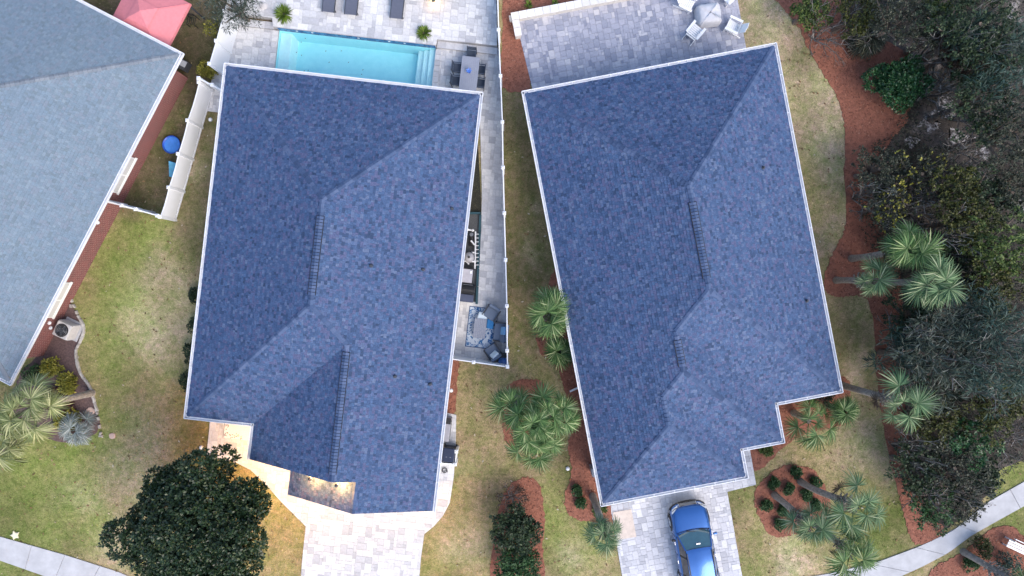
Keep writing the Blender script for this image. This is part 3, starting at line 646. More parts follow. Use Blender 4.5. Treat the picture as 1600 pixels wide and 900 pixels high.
fence('privacy_fence', 'short white fence section joining the corner of the middle house', [G(*p) for p in ((334, 138), (354, 148), (372, 158))], 1.7)
fence('privacy_fence', 'thin white cross fence with gate from brick house to scalloped fence', [G(*p, 1.8) for p in ((166, 314), (190, 321), (212, 327), (246, 337))], 1.75)
fence('privacy_fence', 'long white fence between the side terrace and the dark lawn strip', [G(*p, 1.7) for p in ((777, -24), (779, 47), (782, 119), (785, 191), (786, 262), (788, 333), (790, 406), (792, 478), (792.5, 548), (793, 573))], 1.7)
fence('privacy_fence', 'short white fence closing the lower end of the side terrace', [G(*p, 1.7) for p in ((704, 561), (740, 566), (789, 573))], 1.65, endpost=False)
fence('screen_fence', 'small white screen fence around the dark bin', [G(*p, 1.1) for p in ((688, 725), (711, 726), (713, 706))], 1.0)
# ------------------------------------------------------------------ grass blades on the open lawn
rs = np.random.RandomState(5); n = 330000
P = np.c_[rs.uniform(-28, 28, n), rs.uniform(-16, 16, n)]
bad = np.zeros(n, bool)
for poly in PAVED + [b_[0] for b_ in BEDS] + [P_WOOD]: bad |= inside(P, poly)
for fr, rc in ((F2, (-12.25, 0, -16.9, 0)), (F2, (-9, 0, -20, -16)), (F3, (0, 12.2, -16.8, 0)), (F3, (0, 7, -20, -16)), (F1, (-15.5, -.5, -17.2, -.6))): bad |= inside(P, [to_world(fr, q) for q in rect(*rc)])
bad |= inside(P, up) | inside(P, POOL) | inside(P, GP([(340, 130), (380, 0), (790, 0), (795, 100), (740, 170)]))
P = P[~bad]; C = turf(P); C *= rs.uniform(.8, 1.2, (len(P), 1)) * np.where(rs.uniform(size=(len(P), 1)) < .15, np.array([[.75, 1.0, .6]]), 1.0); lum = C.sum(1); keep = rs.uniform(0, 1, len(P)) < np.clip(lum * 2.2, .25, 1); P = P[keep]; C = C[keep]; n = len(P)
th = rs.uniform(0, 6.28, n); L = rs.uniform(.04, .085, n); wd = rs.uniform(.008, .016, n); hh = rs.uniform(.02, .06, n)
d = np.stack([np.cos(th), np.sin(th)], 1); e = np.stack([-np.sin(th), np.cos(th)], 1)
V = np.zeros((n, 3, 3)); V[:, 0, :2] = P + e * wd[:, None]; V[:, 1, :2] = P - e * wd[:, None]; V[:, 2, :2] = P + d * L[:, None]; V[:, 2, 2] = hh
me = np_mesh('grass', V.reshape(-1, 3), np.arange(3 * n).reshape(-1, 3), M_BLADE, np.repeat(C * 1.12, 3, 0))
tag(link(bpy.data.objects.new('grass', me)), 'short patchy grass blades covering the lawns', 'grass', kind='stuff')

k = rs.choice(len(P), 1500); Q = np.c_[P[k], rs.uniform(.03, .06, 1500)]; th = rs.uniform(0, 6.28, 1500); L = rs.uniform(.03, .09, (1500, 1)); d = np.stack([np.cos(th), np.sin(th), rs.uniform(-.2, .2, 1500)], 1) * L; e = np.stack([-np.sin(th), np.cos(th), rs.uniform(-.4, .4, 1500)], 1) * L * .45
V = np.stack([Q - d, Q + e, Q + d, Q - e], 1).reshape(-1, 3)
tag(link(bpy.data.objects.new('fallen_leaves', np_mesh('fallen_leaves', V, np.arange(6000).reshape(-1, 4), pieces('fallen_leaf', [(0, (.09, .05, .025)), (.5, (.2, .12, .06)), (.8, (.33, .24, .13)), (1, (.5, .45, .36))])))), 'dry brown leaves scattered over the lawns', 'leaves', kind='stuff')
# ------------------------------------------------------------------ vegetation builders
ML = {}
def LM(key):
    if key in ML: return ML[key]
    S = {'magnolia': [(0, (.01, .024, .01)), (.6, (.023, .05, .02)), (.9, (.05, .08, .03)), (1, (.14, .16, .07))],
         'dark': [(0, (.011, .016, .01)), (.6, (.034, .044, .027)), (.9, (.068, .08, .05)), (1, (.15, .15, .1))],
         'grey': [(0, (.012, .022, .014)), (.5, (.035, .056, .038)), (.8, (.075, .1, .076)), (1, (.18, .2, .17))],
         'bluegreen': [(0, (.007, .024, .017)), (.5, (.022, .058, .042)), (.85, (.05, .1, .076)), (1, (.13, .19, .16))],
         'olive': [(0, (.018, .024, .005)), (.6, (.05, .062, .01)), (1, (.12, .125, .025))],
         'bright': [(0, (.03, .06, .012)), (.6, (.075, .125, .025)), (1, (.16, .2, .05))],
         'glossy': [(0, (.012, .05, .018)), (.6, (.03, .11, .035)), (.92, (.075, .18, .06)), (1, (.3, .4, .24))],
         'deep': [(0, (.01, .022, .009)), (.6, (.026, .052, .021)), (1, (.07, .105, .042))],
         'yellow': [(0, (.12, .13, .015)), (.6, (.26, .25, .03)), (1, (.4, .36, .08))],
         'brown': [(0, (.03, .017, .012)), (.6, (.07, .042, .03)), (1, (.14, .09, .055))],
         'maroon': [(0, (.04, .012, .014)), (1, (.11, .03, .03))],
         'palm': [(0, (.03, .08, .018)), (.55, (.07, .145, .036)), (.88, (.13, .205, .065)), (1, (.33, .37, .18))],
         'palmgrey': [(0, (.04, .092, .036)), (.55, (.085, .16, .065)), (.88, (.16, .235, .105)), (1, (.36, .4, .23))],
         'palmyellow': [(0, (.1, .13, .04)), (.55, (.19, .22, .08)), (1, (.4, .4, .2))],
         'silver': [(0, (.13, .17, .16)), (.6, (.25, .3, .29)), (1, (.42, .46, .45))],
         'grassy': [(0, (.05, .085, .01)), (.6, (.12, .2, .025)), (1, (.24, .33, .06))],
         'shrub': [(0, (.012, .04, .012)), (.6, (.03, .085, .024)), (1, (.07, .15, .045))]}[key]
    ML[key] = leafmat('leaf_' + key, S, rough=.35 if key in ('magnolia', 'glossy') else .55); return ML[key]

def leaves(rs, C, D, n, L, W_, spread, up=.3):
    "n leaves round every clump centre C with outward direction D; each leaf a folded diamond of 2 triangles"
    m = len(C); c = np.repeat(C, n, 0); dn = np.repeat(D, n, 0)
    r = rs.normal(size=(m * n, 3)); r /= np.linalg.norm(r, axis=1)[:, None]
    d = r + dn * up + np.array([0, 0, up * .5]); d /= np.linalg.norm(d, axis=1)[:, None]
    s = np.cross(d, rs.normal(size=d.shape)); s /= np.linalg.norm(s, axis=1)[:, None] + 1e-9
    # turn blades so that most face upwards
    nrm = np.cross(d, s); flip = np.abs(nrm[:, 2]) < .45; h = np.cross(d, np.array([0, 0, 1.0])); h /= np.linalg.norm(h, axis=1)[:, None] + 1e-9; s[flip] = h[flip]
    l = (L * rs.uniform(.65, 1.25, m * n))[:, None]; w_ = (W_ * rs.uniform(.7, 1.2, m * n))[:, None]
    b0 = c + d * spread * rs.uniform(0, 1, (m * n, 1)) * .5
    V = np.stack([b0, b0 + d * l * .55 + s * w_, b0 + d * l - np.array([0, 0, .15]) * l, b0 + d * l * .55 - s * w_], 1)
    return V.reshape(-1, 3)
def lobes_of(rs, r, hgt, nl, flat=.75, loose=False):
    out = [(0, 0, 0, r * .6, hgt * .62)]
    for k in range(nl):
        a = 2.399 * k + rs.uniform(-.4, .4); sm = min(1, 11 / max(nl, 1)) ** .4; q = r * (rs.uniform(.42, .74) if k % 3 else rs.uniform(.1, .45)) * (2 - sm) ** .25; rr_ = r * rs.uniform(.24, .46) * sm
        if loose: q *= 1.32; rr_ *= .78
        out.append((q * math.cos(a), q * math.sin(a), hgt * rs.uniform(-.25, .28), rr_, rr_ * flat))
    return out
def clumps(rs, lobes, dens, least=6):
    C = []; D = []
    for x, y, z, r, hz in lobes:
        n = max(least, int(dens * r * r)); d = rs.normal(size=(n, 3)); d[:, 2] = np.abs(d[:, 2]) * 1.0 - .25; d /= np.linalg.norm(d, axis=1)[:, None]
        q = rs.uniform(.72, 1.06, (n, 1)); C.append(np.array([x, y, z]) + d * q * np.array([r, r, hz])); D.append(d)
    return np.concatenate(C), np.concatenate(D)
def tree(name, label, u, v, r, kind, seed, top=None, dens=26, leaf=(.17, .05), nleaf=11, nl=9, group=None, cat='tree', trunk=.13, base=None, hgt=None, flowers=0):
    "crown centre seen at photograph position (u, v); crown radius r metres, crown top height top"
    rs = np.random.RandomState(seed); top = top or r * 2.1; hgt = hgt or min(r * .9, top * .5); zc = max(top - hgt, hgt * .45)
    x, y = G(u, v, zc + hgt * .3)
    root = thing(name, label, cat, (x, y, 0), 0, group); tr = MB()
    lb = lobes_of(rs, r, hgt, nl, loose=name == 'woodland_tree')
    tr.tube([(0, 0, -.05), (rs.uniform(-.1, .1), rs.uniform(-.1, .1), zc * .5), (0, 0, zc)], [trunk * 1.4, trunk, trunk * .7], 7)
    for (lx, ly, lz, lr, lh) in lb[1:]: tr.tube([(0, 0, zc * .55), (lx * .5, ly * .5, zc * .8 + lz * .4), (lx, ly, zc + lz)], [trunk * .6, trunk * .4, trunk * .15], 5)
    tr.build('trunk', M_BARK, root)
    C, D = clumps(rs, lb, dens); C[:, 2] += zc; C[:, 2] = np.maximum(C[:, 2], .08)
    V = leaves(rs, C, D, nleaf, leaf[0], leaf[1], leaf[0] * .8)
    o = link(bpy.data.objects.new('crown', np_mesh('crown', V, np.arange(len(V)).reshape(-1, 4), LM(kind))), root)
    if flowers:
        k = rs.choice(len(C), flowers); Vf = leaves(rs, C[k] + np.array([0, 0, .12]), D[k], 3, .14, .05, .1)
        link(bpy.data.objects.new('blossoms', np_mesh('blossoms', Vf, np.arange(len(Vf)).reshape(-1, 4), LM('yellow'))), root)
    return root
def brush(name, label, u, v, r, seed, top=3.0, n=60, kind='grey', nleaf=3, cat='tree', group=None):
    "bare twiggy small tree: forking thin twigs with sparse leaves"
    rs = np.random.RandomState(seed); x, y = G(u, v, top * .7); root = thing(name, label, cat, (x, y, 0), 0, group)
    V = []; F = []; tips = []
    def seg(a, b_, w0, w1):
        d = b_ - a; s = np.cross(d, rs.normal(size=3)); s /= np.linalg.norm(s) + 1e-9; t = np.cross(d, s); t /= np.linalg.norm(t) + 1e-9
        k = len(V)
        for p, w_ in ((a, w0), (b_, w1)):
            V.extend([p + s * w_, p - s * w_ * .5 + t * w_ * .87, p - s * w_ * .5 - t * w_ * .87])
        for i in range(3): F.append((k + i, k + (i + 1) % 3, k + 3 + (i + 1) % 3, k + 3 + i))
    def grow(a, d, L, w_, lev):
        b_ = a + d * L; seg(a, b_, w_, w_ * .7)
        if lev == 0: tips.append(b_); return
        for _ in range(3):
            e = d + rs.normal(size=3) * .55; e[2] = e[2] * .8 + .12; e /= np.linalg.norm(e); grow(b_ if _ else a + d * L * .7, e, L * rs.uniform(.55, .85), w_ * .62, lev - 1)
    nb = max(4, n // 12)
    for k in range(nb):
        a = 2.399 * k; d = np.array([math.cos(a) * .55, math.sin(a) * .55, .8]) + rs.normal(size=3) * .15; d /= np.linalg.norm(d)
        grow(np.array([0, 0, -.03]), d, r * .55 * rs.uniform(.7, 1.15), .04, 3)
    Va = np.array(V); sc = np.array([1, 1, top / max(.1, Va[:, 2].max())]); Va *= sc; sxy = r / np.percentile(np.hypot(Va[:, 0], Va[:, 1]), 92); Va[:, :2] *= sxy; Va[:, 2] = np.maximum(Va[:, 2], -.05)
    link(bpy.data.objects.new('branches', np_mesh('branches', Va, np.array(F), M_TWIG)), root)
    T = np.array(tips) * sc; T[:, :2] *= sxy; T[:, 2] = np.maximum(T[:, 2], .05)
    if nleaf:
        Vl = leaves(rs, T, np.tile([0, 0, 1.0], (len(T), 1)), nleaf, .13, .022, .12)
        link(bpy.data.objects.new('foliage', np_mesh('foliage', Vl, np.arange(len(Vl)).reshape(-1, 4), LM(kind))), root)
    return root
def shrub(name, label, u, v, r, kind, seed, hgt=None, leaf=(.1, .03), dens=70, nleaf=9, group=None, cat='shrub', h0=0.0, at=None):
    rs = np.random.RandomState(seed); hgt = hgt or r * 1.2
    x, y = at or G(u, v, hgt * .6 + h0); root = thing(name, label, cat, (x, y, h0), 0, group)
    st = MB()
    for k in range(4): a = k * 1.57 + .4; st.tube([(0, 0, -.03), (math.cos(a) * r * .3, math.sin(a) * r * .3, hgt * .5)], [.02, .01], 5)
    st.build('stems', M_BARK, root)
    lb = [(0, 0, hgt * .45, r * .8, hgt * .5)] + [(r * .5 * math.cos(a), r * .5 * math.sin(a), hgt * rs.uniform(.3, .55), r * .5, hgt * .42) for a in rs.uniform(0, 6.28, 4)]
    C, D = clumps(rs, lb, dens / max(r, .3) * .6, 26); C[:, 2] = np.maximum(C[:, 2], .04)
    V = leaves(rs, C, D, nleaf, leaf[0], leaf[1], leaf[0])
    link(bpy.data.objects.new('foliage', np_mesh('foliage', V, np.arange(len(V)).reshape(-1, 4), LM(kind))), root); return root
def spiky(name, label, u, v, r, kind, seed, n=110, h0=0.0, group=None, cat='plant', wd=.022):
    "a tussock of arching strap leaves"
    rs = np.random.RandomState(seed); x, y = G(u, v, h0 + .3); root = thing(name, label, cat, (x, y, h0), 0, group)
    V = []; F = []
    for k in range(n):
        a = rs.uniform(0, 6.28); el = rs.uniform(.15, 1.35); L = r * rs.uniform(.8, 1.25); d = np.array([math.cos(a), math.sin(a)]); s = np.array([-d[1], d[0]]); b0 = len(V)
        for t, w_ in ((0, .6), (.4, 1), (.75, .7), (1, .05)):
            h_ = L * (math.sin(el) * t * 1.1 - .55 * t * t * math.cos(el) * .8); p = d * L * t * math.cos(el * .75)
            for sg in (-1, 1): V.append((*(p + s * sg * wd * w_), max(h_, .02)))
        F += [(b0 + 2 * i, b0 + 2 * i + 1, b0 + 2 * i + 3, b0 + 2 * i + 2) for i in range(3)]
    link(bpy.data.objects.new('blades', np_mesh('blades', np.array(V), np.array(F), LM(kind))), root)
    MB().lathe((0, 0, 0), [(r * .16, -.02), (r * .13, .06), (r * .05, .1)], 9).build('root_crown', M_BARK, root); return root

FROND = {}
def frond_mesh(kind, var, fan, pet):
    key = (kind, var, fan, pet)
    if key in FROND: return FROND[key]
    rs = np.random.RandomState(var * 7 + 1); V = []; F = []
    n = 34; A = 2.1; da = 2 * A / (n - 1)
    def quad(p): b0 = len(V); V.extend(p); F.append((b0, b0 + 1, b0 + 2, b0 + 3))
    hub = np.array([pet, 0, pet * .12])
    for sgy in (-.013, .013):
        q = [(0, sgy - .013, 0), (0, sgy + .013, 0), (pet * 1.15, sgy + .008, pet * .13), (pet * 1.15, sgy - .008, pet * .13)]; quad([np.array(p) for p in q])
    for i in range(n):
        a = -A + da * i + rs.uniform(-.025, .025); L = fan * (1.0 - .28 * (abs(a) / A) ** 2) * rs.uniform(.88, 1.1)
        d = np.array([math.cos(a), math.sin(a), 0]); s = np.array([-math.sin(a), math.cos(a), 0]); tl = rs.uniform(-.5, .5) + (.45 if i % 2 else -.45)
        sd_ = s * math.cos(tl) + np.array([0, 0, 1]) * math.sin(tl)
        dr = rs.uniform(.12, .4); z = lambda r_: -dr * fan * (r_ / fan) ** 2.6 + .14 * fan * abs(math.sin(a)) * (r_ / fan)
        p = [hub + d * L * t + np.array([0, 0, z(L * t)]) for t in (.02, .45, .78, 1.0)]; w_ = (.004, .45 * L * da * .55, .45 * L * da * .38, .002)
        for k in range(3): quad([p[k] - sd_ * w_[k], p[k] + sd_ * w_[k], p[k + 1] + sd_ * w_[k + 1], p[k + 1] - sd_ * w_[k + 1]])
    V = np.array(V); F = np.array(F); q = V[8:] - hub; cb, sb = math.cos(.75), math.sin(.75)     # the blade bends down from its stalk
    V[8:] = hub + np.stack([q[:, 0] * cb + q[:, 2] * sb, q[:, 1], -q[:, 0] * sb + q[:, 2] * cb], 1)
    # merge consecutive leaflet pieces so each leaflet is one island
    me = np_mesh('frond', V, F, LM(kind)); bm = bmesh.new(); bm.from_mesh(me); bmesh.ops.remove_doubles(bm, verts=bm.verts, dist=1e-5); bm.to_mesh(me); bm.free()
    FROND[key] = me; return me
def palm(label, u, v, h, kind='palm', seed=0, n=16, fan=.72, pet=.62, lean=(0, 0), boots=True, tr=.16, lo=-.12, hi=1.3, name='palm_tree', group=None):
    rs = np.random.RandomState(seed); x, y = G(u, v); root = thing(name, label, 'palm', (x, y, 0), 0, group)
    lx, ly = lean; pts = [(lx * t * t, ly * t * t, h * t - .05) for t in (0, .2, .45, .7, .9, 1)]
    trk = MB().tube(pts, [tr * 1.25, tr * 1.02, tr * .95, tr * .95, tr * 1.05, tr * .8], 10)
    for k in range(int(h / .16)):                       # leaf-scar rings
        t = (k + .5) / (h / .16); trk.tube([(lx * t * t, ly * t * t, h * t - .08), (lx * t * t, ly * t * t, h * t - .05)], [tr * 1.03, tr * 1.0], 10)
    trk.build('trunk', M_PALMB, root)
    if boots:
        b_ = MB()
        for k in range(46):
            a = 2.399 * k; z = h - 1.05 + .85 * k / 46; q = tr * .9; t = z / h; o_ = Vector((lx * t * t, ly * t * t, 0))
            p0 = o_ + Vector((math.cos(a) * q, math.sin(a) * q, z)); p1 = o_ + Vector((math.cos(a) * (q + .25), math.sin(a) * (q + .25), z + .22)); b_.bar(p0, p1, .065, .03)
        b_.build('leaf_bases', M_PALMB, root)
    for k in range(n):
        o = bpy.data.objects.new('frond', frond_mesh(kind, int(rs.randint(3)), fan, pet)); link(o, root)
        a = 2.399 * k + rs.uniform(-.3, .3); el = hi + (lo - hi) * ((k + .5) / n) ** .8 + rs.uniform(-.2, .2); sc = rs.uniform(.68, 1.22)
        o.location = (lx, ly, h - .1); o.rotation_euler = (rs.uniform(-.6, .6), -el, a); o.scale = (sc, sc, sc)
    if h > 3.3:
        for k in range(2):
            o = bpy.data.objects.new('dead_frond', frond_mesh('brown', k, fan, pet)); link(o, root); a = rs.uniform(0, 6.28); o.location = (lx, ly, h - .35); o.rotation_euler = (rs.uniform(-.5, .5), rs.uniform(.5, .9), a); o.scale = (.7, .7, .7)
    return root

# ------------------------------------------------------------------ palms
palm('tall palm with leaning grey trunk, upper one at the edge of the woods', 1330, 404, 4.3, 'palm', 1, 13, .8, .85, (.35, .25), lo=.35, hi=1.4)
palm('shorter palm with boots showing, nearest the right roof edge by the woods', 1306, 438, 3.1, 'palmgrey', 2, 8, .7, .75, (.2, -.05), lo=.35, hi=1.4)
palm('palm reaching farthest into the dark woods, blue green crown', 1368, 441, 4.5, 'palmgrey', 3, 13, .8, .9, (.1, -.1), lo=.35, hi=1.4)
palm('palm with shaggy boots leaning over the mulch strip right of the corner bed', 1316, 602, 4.4, 'palmgrey', 4, 8, .85, 1.0, (.45, -.1), lo=.35, hi=1.4)
palm('palm rooted at left side of round mulch island, crown toward the lawn', 1210, 773, 3.9, 'palmgrey', 5, 10, .78, .85, (.1, -.2), lo=.35, hi=1.4)
palm('palm rooted at top of round mulch island, crown to the right', 1250, 752, 4.7, 'palmgrey', 6, 8, .82, 1.0, (.55, .3), lo=.35, hi=1.4)
palm('palm over the lower right lawn touching the sidewalk', 1256, 806, 4.6, 'palm', 7, 9, .78, .8, (.2, -.15), lo=.35, hi=1.4)
palm('slim palm with bare trunk beside the car driveway', 926, 775, 5.0, 'palmgrey', 8, 11, .62, .6, (-.05, -.15), tr=.17)
palm('bushy palm with big fans in the corner bed of the right house', 1240, 645, 1.8, 'palm', 9, 9, .75, .9, (.05, -.1), boots=False, lo=0)
palm('round compact palm in the middle of the corner bed', 1293, 633, 1.8, 'palm', 10, 20, .62, .35, boots=False, lo=0)
palm('palm whose fronds overhang the left gutter of the right house', 853, 486, 3.5, 'palm', 11, 16, .72, .68)
palm('round low palm tucked under the left eave of the right house', 872, 545, 1.7, 'palm', 12, 18, .6, .4, boots=False, lo=.1)
palm('leftmost palm of the dense cluster between the two blue roofs', 806, 620, 2.6, 'palm', 13, 11, .72, .95, lo=.1)
palm('right palm of the dense cluster between the two blue roofs', 856, 628, 3.2, 'palm', 14, 14, .72, .95, lo=.1)
palm('lowest palm of the dense cluster between the two blue roofs', 836, 676, 2.6, 'palm', 15, 13, .72, .95, lo=.1)
palm('middle palm of the dense cluster between the two blue roofs, tallest', 832, 642, 3.6, 'palm', 25, 13, .72, .9, lo=.1)
palm('large palm with long slanting trunk beside the brick house', 144, 614, 4.2, 'palmyellow', 16, 18, .85, .95, (-.2, .05), lo=-.2)
palm('second large palm behind the slanting trunk at the left edge', 92, 660, 3.4, 'palmyellow', 17, 16, .85, .95, (-.3, -.1), lo=-.2)
palm('palm mostly cut off at the lower left edge of the lawn', 20, 700, 3.2, 'palmgrey', 18, 14, .8, .7, (-.4, -.2), lo=-.2)
palm('silver blue palmetto low on the stone edged bed', 132, 669, .5, 'silver', 19, 13, .55, .6, boots=False, lo=0, tr=.1, name='palmetto')
palm('dark palmetto on the mulch above the glossy green shrub', 1346, 72, .5, 'dark', 20, 14, .7, .6, boots=False, lo=0, tr=.1, name='palmetto')
palm('palm above the pool terrace lit by a small lamp', 684, -14, 1.5, 'palmyellow', 21, 15, .6, .6, lo=-.6, tr=.12)
palm('palm lying low over the bed below the curved sidewalk', 1505, 862, 2.2, 'palm', 22, 12, .6, .5, (1.5, -.9), lo=-.1)
# ------------------------------------------------------------------ garden trees and shrubs
tree('magnolia_tree', 'large dark glossy broadleaf tree on the front lawn', 294, 832, 3.95, 'magnolia', 31, top=7.2, dens=150, leaf=(.16, .042), nleaf=13, nl=44, trunk=.2, hgt=2.6)
tree('garden_shrub', 'tall dark mixed shrub in the mulch bed between the driveways', 806, 832, 1.5, 'deep', 32, top=2.5, dens=130, leaf=(.16, .04), nl=12, cat='shrub', trunk=.06)
tree('garden_shrub', 'dark shrub at the bottom edge joined to the tall mixed shrub', 808, 886, 1.4, 'shrub', 33, top=2.2, dens=120, leaf=(.16, .04), nl=9, cat='shrub', trunk=.06)
brush('twiggy_shrub', 'brownish twiggy shrub at the top of the bed between the driveways', 801, 785, .75, 34, 1.6, 60, 'brown', 5, cat='shrub')
tree('rounded_shrub', 'glossy bright green rounded shrub beside the sandy clearing', 1410, 122, 1.5, 'glossy', 35, top=2.6, dens=190, leaf=(.14, .042), nl=14, cat='shrub', trunk=.06)
isl = [(1245, 739, 'topmost in the round mulch island'), (1209, 756, 'upper left in the round mulch island'), (1276, 754, 'behind the upper trunk in the round mulch island'), (1233, 765, 'between the two trunks in the round mulch island'), (1261, 774, 'below the upper trunk in the round mulch island'), (1198, 791, 'leftmost in the round mulch island'), (1224, 797, 'below the left trunk in the round mulch island'), (1219, 820, 'lowest in the round mulch island'), (1276, 790, 'rightmost in the round mulch island'),
       (901, 768, 'upper of two by the lower left corner of the right house'), (909, 788, 'lower of two by the lower left corner of the right house')]
for k, (u, v, t) in enumerate(isl): shrub('small_shrub', 'small round green shrub, ' + t, u, v, .3, 'shrub', 40 + k, .45, (.09, .025), 45, group='small round shrubs in the mulch')
shrub('small_shrub', 'bright green plant by the driveway landing', 937, 797, .34, 'bright', 60, .4, (.14, .03), 30)
shrub('small_shrub', 'bright green shrub under the lower gutter of the right house', 1197, 700, .4, 'bright', 61, .5)
shrub('dark_shrub', 'dark shrub against the wall in the corner bed', 1282, 618, .75, 'dark', 62, .9)
for k, (u, v) in enumerate(((311, 462), (306, 512), (300, 552), (296, 596))):
    shrub('hedge_shrub', 'dark shrub under the left eave of the middle house, %s' % ('topmost', 'second from the top', 'third from the top', 'lowest')[k], u, v, .55, 'deep', 64 + k, .8, group='shrubs along the left wall of the middle house')
shrub('yellow_shrub', 'yellow green shrub beside the scalloped fence top', 322, 106, .5, 'yellow', 70, .9)
tree('grey_tree', 'grey green feathery tree above the white fence', 362, 4, 1.5, 'grey', 71, top=3.4, dens=60, leaf=(.24, .014), nleaf=12, nl=9)
brush('yellow_brush', 'thin yellowish bush left of the white fence', 334, 48, .6, 72, 1.5, 60, 'yellow', 4, cat='shrub')
shrub('yellow_shrub', 'yellow green shrub by the brick house corner', 82, 572, .55, 'yellow', 73, .8, (.16, .035), 50)
shrub('yellow_shrub', 'yellow green shrub right of the large palm crown', 103, 600, .5, 'yellow', 74, .7, (.16, .035), 50)
shrub('yellow_shrub', 'yellow green shrub below the slanting palm trunk', 103, 655, .6, 'yellow', 75, .7, (.18, .035), 50)
shrub('maroon_shrub', 'dark maroon shrub under the slanting palm trunk', 102, 634, .6, 'maroon', 76, .6)
shrub('maroon_shrub', 'maroon shrub above the slanting palm trunk', 82, 614, .4, 'maroon', 77, .5)
shrub('dark_shrub', 'dark green shrub in shade below the brick house corner', 48, 582, .6, 'shrub', 78, .7)
spiky('potted_grass', 'bright green grassy tussock at upper left of the pool', 441, 19, .52, 'grassy', 80, 170, upz)
spiky('potted_grass', 'bright green grassy tussock at upper right of the pool', 661, 49, .42, 'grassy', 81, 150, upz)
spiky('grass_tussock', 'small green tussock in the mulch left of the seat wall', 826, 5, .3, 'grassy', 82, 70)
spiky('grass_tussock', 'small green tussock in the mulch above the seat wall', 867, 1, .26, 'grassy', 83, 60)
# ------------------------------------------------------------------ woods
W = [('bright green crown at the top edge of the woods', 1268, 10, 1.0, 'bright', 2.6), ('olive crown beside the grey brush at the top', 1345, 14, 1.2, 'olive', 3.5), ('dark crown at the top edge above the clearing', 1420, 22, 1.7, 'dark', 5), ('bright lime sapling at the top edge', 1468, 16, .8, 'bright', 4),
     ('broad dark crown near the top right corner', 1545, 30, 2.2, 'deep', 6.5), ('blue green crown on the right edge above the middle', 1580, 95, 1.9, 'bluegreen', 6), ('brown crown behind the glossy shrub', 1505, 80, 1.2, 'brown', 4), ('dark crown right of the clearing', 1545, 150, 1.9, 'deep', 5.5), ('dark crown on the right edge', 1592, 200, 1.8, 'dark', 6),
     ('blue green sapling above the clearing', 1525, 50, .9, 'bluegreen', 5), ('dark olive tree left of the yellow blossoms', 1380, 262, 1.3, 'dark', 3.4), ('dark tree with yellow blossoms by the mulch strip', 1392, 322, 1.2, 'dark', 3.4), ('dark tree with yellow blossoms below the sandy clearing', 1448, 270, 1.4, 'dark', 3.6),
     ('olive crown with yellow tips', 1500, 300, 1.3, 'olive', 4.2), ('bright green pine on the right edge', 1575, 385, 1.7, 'bright', 5), ('olive pine in the middle of the woods', 1520, 345, 1.3, 'olive', 4.5), ('dark crown between the two pines', 1545, 310, 1.5, 'deep', 4), ('green crown right of the tallest palms', 1560, 455, 1.6, 'olive', 4.5),
     ('dark crown below the tall palms', 1440, 500, 1.5, 'deep', 3.5), ('dark crown right of the palms', 1510, 430, 1.4, 'dark', 3), ('blue green tree by the mulch strip', 1430, 560, 1.5, 'bluegreen', 4), ('large grey green tree in the lower woods', 1495, 550, 2.2, 'grey', 6), ('blue green feathery tree on the right edge', 1575, 570, 2.1, 'bluegreen', 6.5),
     ('blue green tree above the large grey green tree', 1540, 505, 1.7, 'bluegreen', 5), ('dark tree between grey crowns and palm', 1450, 620, 1.3, 'dark', 3.5), ('olive tree low in the woods', 1470, 662, 1.3, 'olive', 3.6), ('glossy green tree low in the woods', 1528, 688, 1.3, 'glossy', 3.6),
     ('dark tree beside the lower mulch strip', 1440, 735, 1.4, 'deep', 3.4), ('dark olive tree above the sidewalk', 1500, 735, 1.5, 'dark', 3.8), ('dark green tree overhanging the sidewalk', 1470, 790, 1.3, 'shrub', 3), ('dark tree leaning over the sidewalk', 1512, 786, 1.0, 'dark', 2.8), ('olive tree at the grass on the right edge', 1565, 640, 1.5, 'olive', 4.5), ('small green tree near the sidewalk', 1545, 745, .8, 'deep', 2.5), ('dark low crown behind the blue green tree', 1480, 600, 1.3, 'deep', 3),
     ('dark bushy crown below the yellow blossoms', 1430, 385, 1.2, 'dark', 2.8), ('dark bushy crown left of the green pine', 1500, 400, 1.3, 'deep', 3.2), ('dark crown under the right edge pine', 1590, 300, 1.3, 'dark', 4), ('dark crown at the top between brush and clearing', 1485, 40, 1.5, 'dark', 4.5)]
for k, (lb_, u, v, r, kind, top) in enumerate(W):
    nd = kind in ('grey', 'bluegreen'); fl = 60 if 'blossoms' in lb_ and 'with' in lb_ else 0
    tree('woodland_tree', lb_, u, v, r, kind, 100 + k, top=top, dens=46 if nd else 62, leaf=(.42, .02) if nd else (.15, .04) if kind != 'dark' else (.13, .032), nleaf=10 if nd else 12, nl=21, group='trees in the woods', flowers=fl, hgt=r * .8)
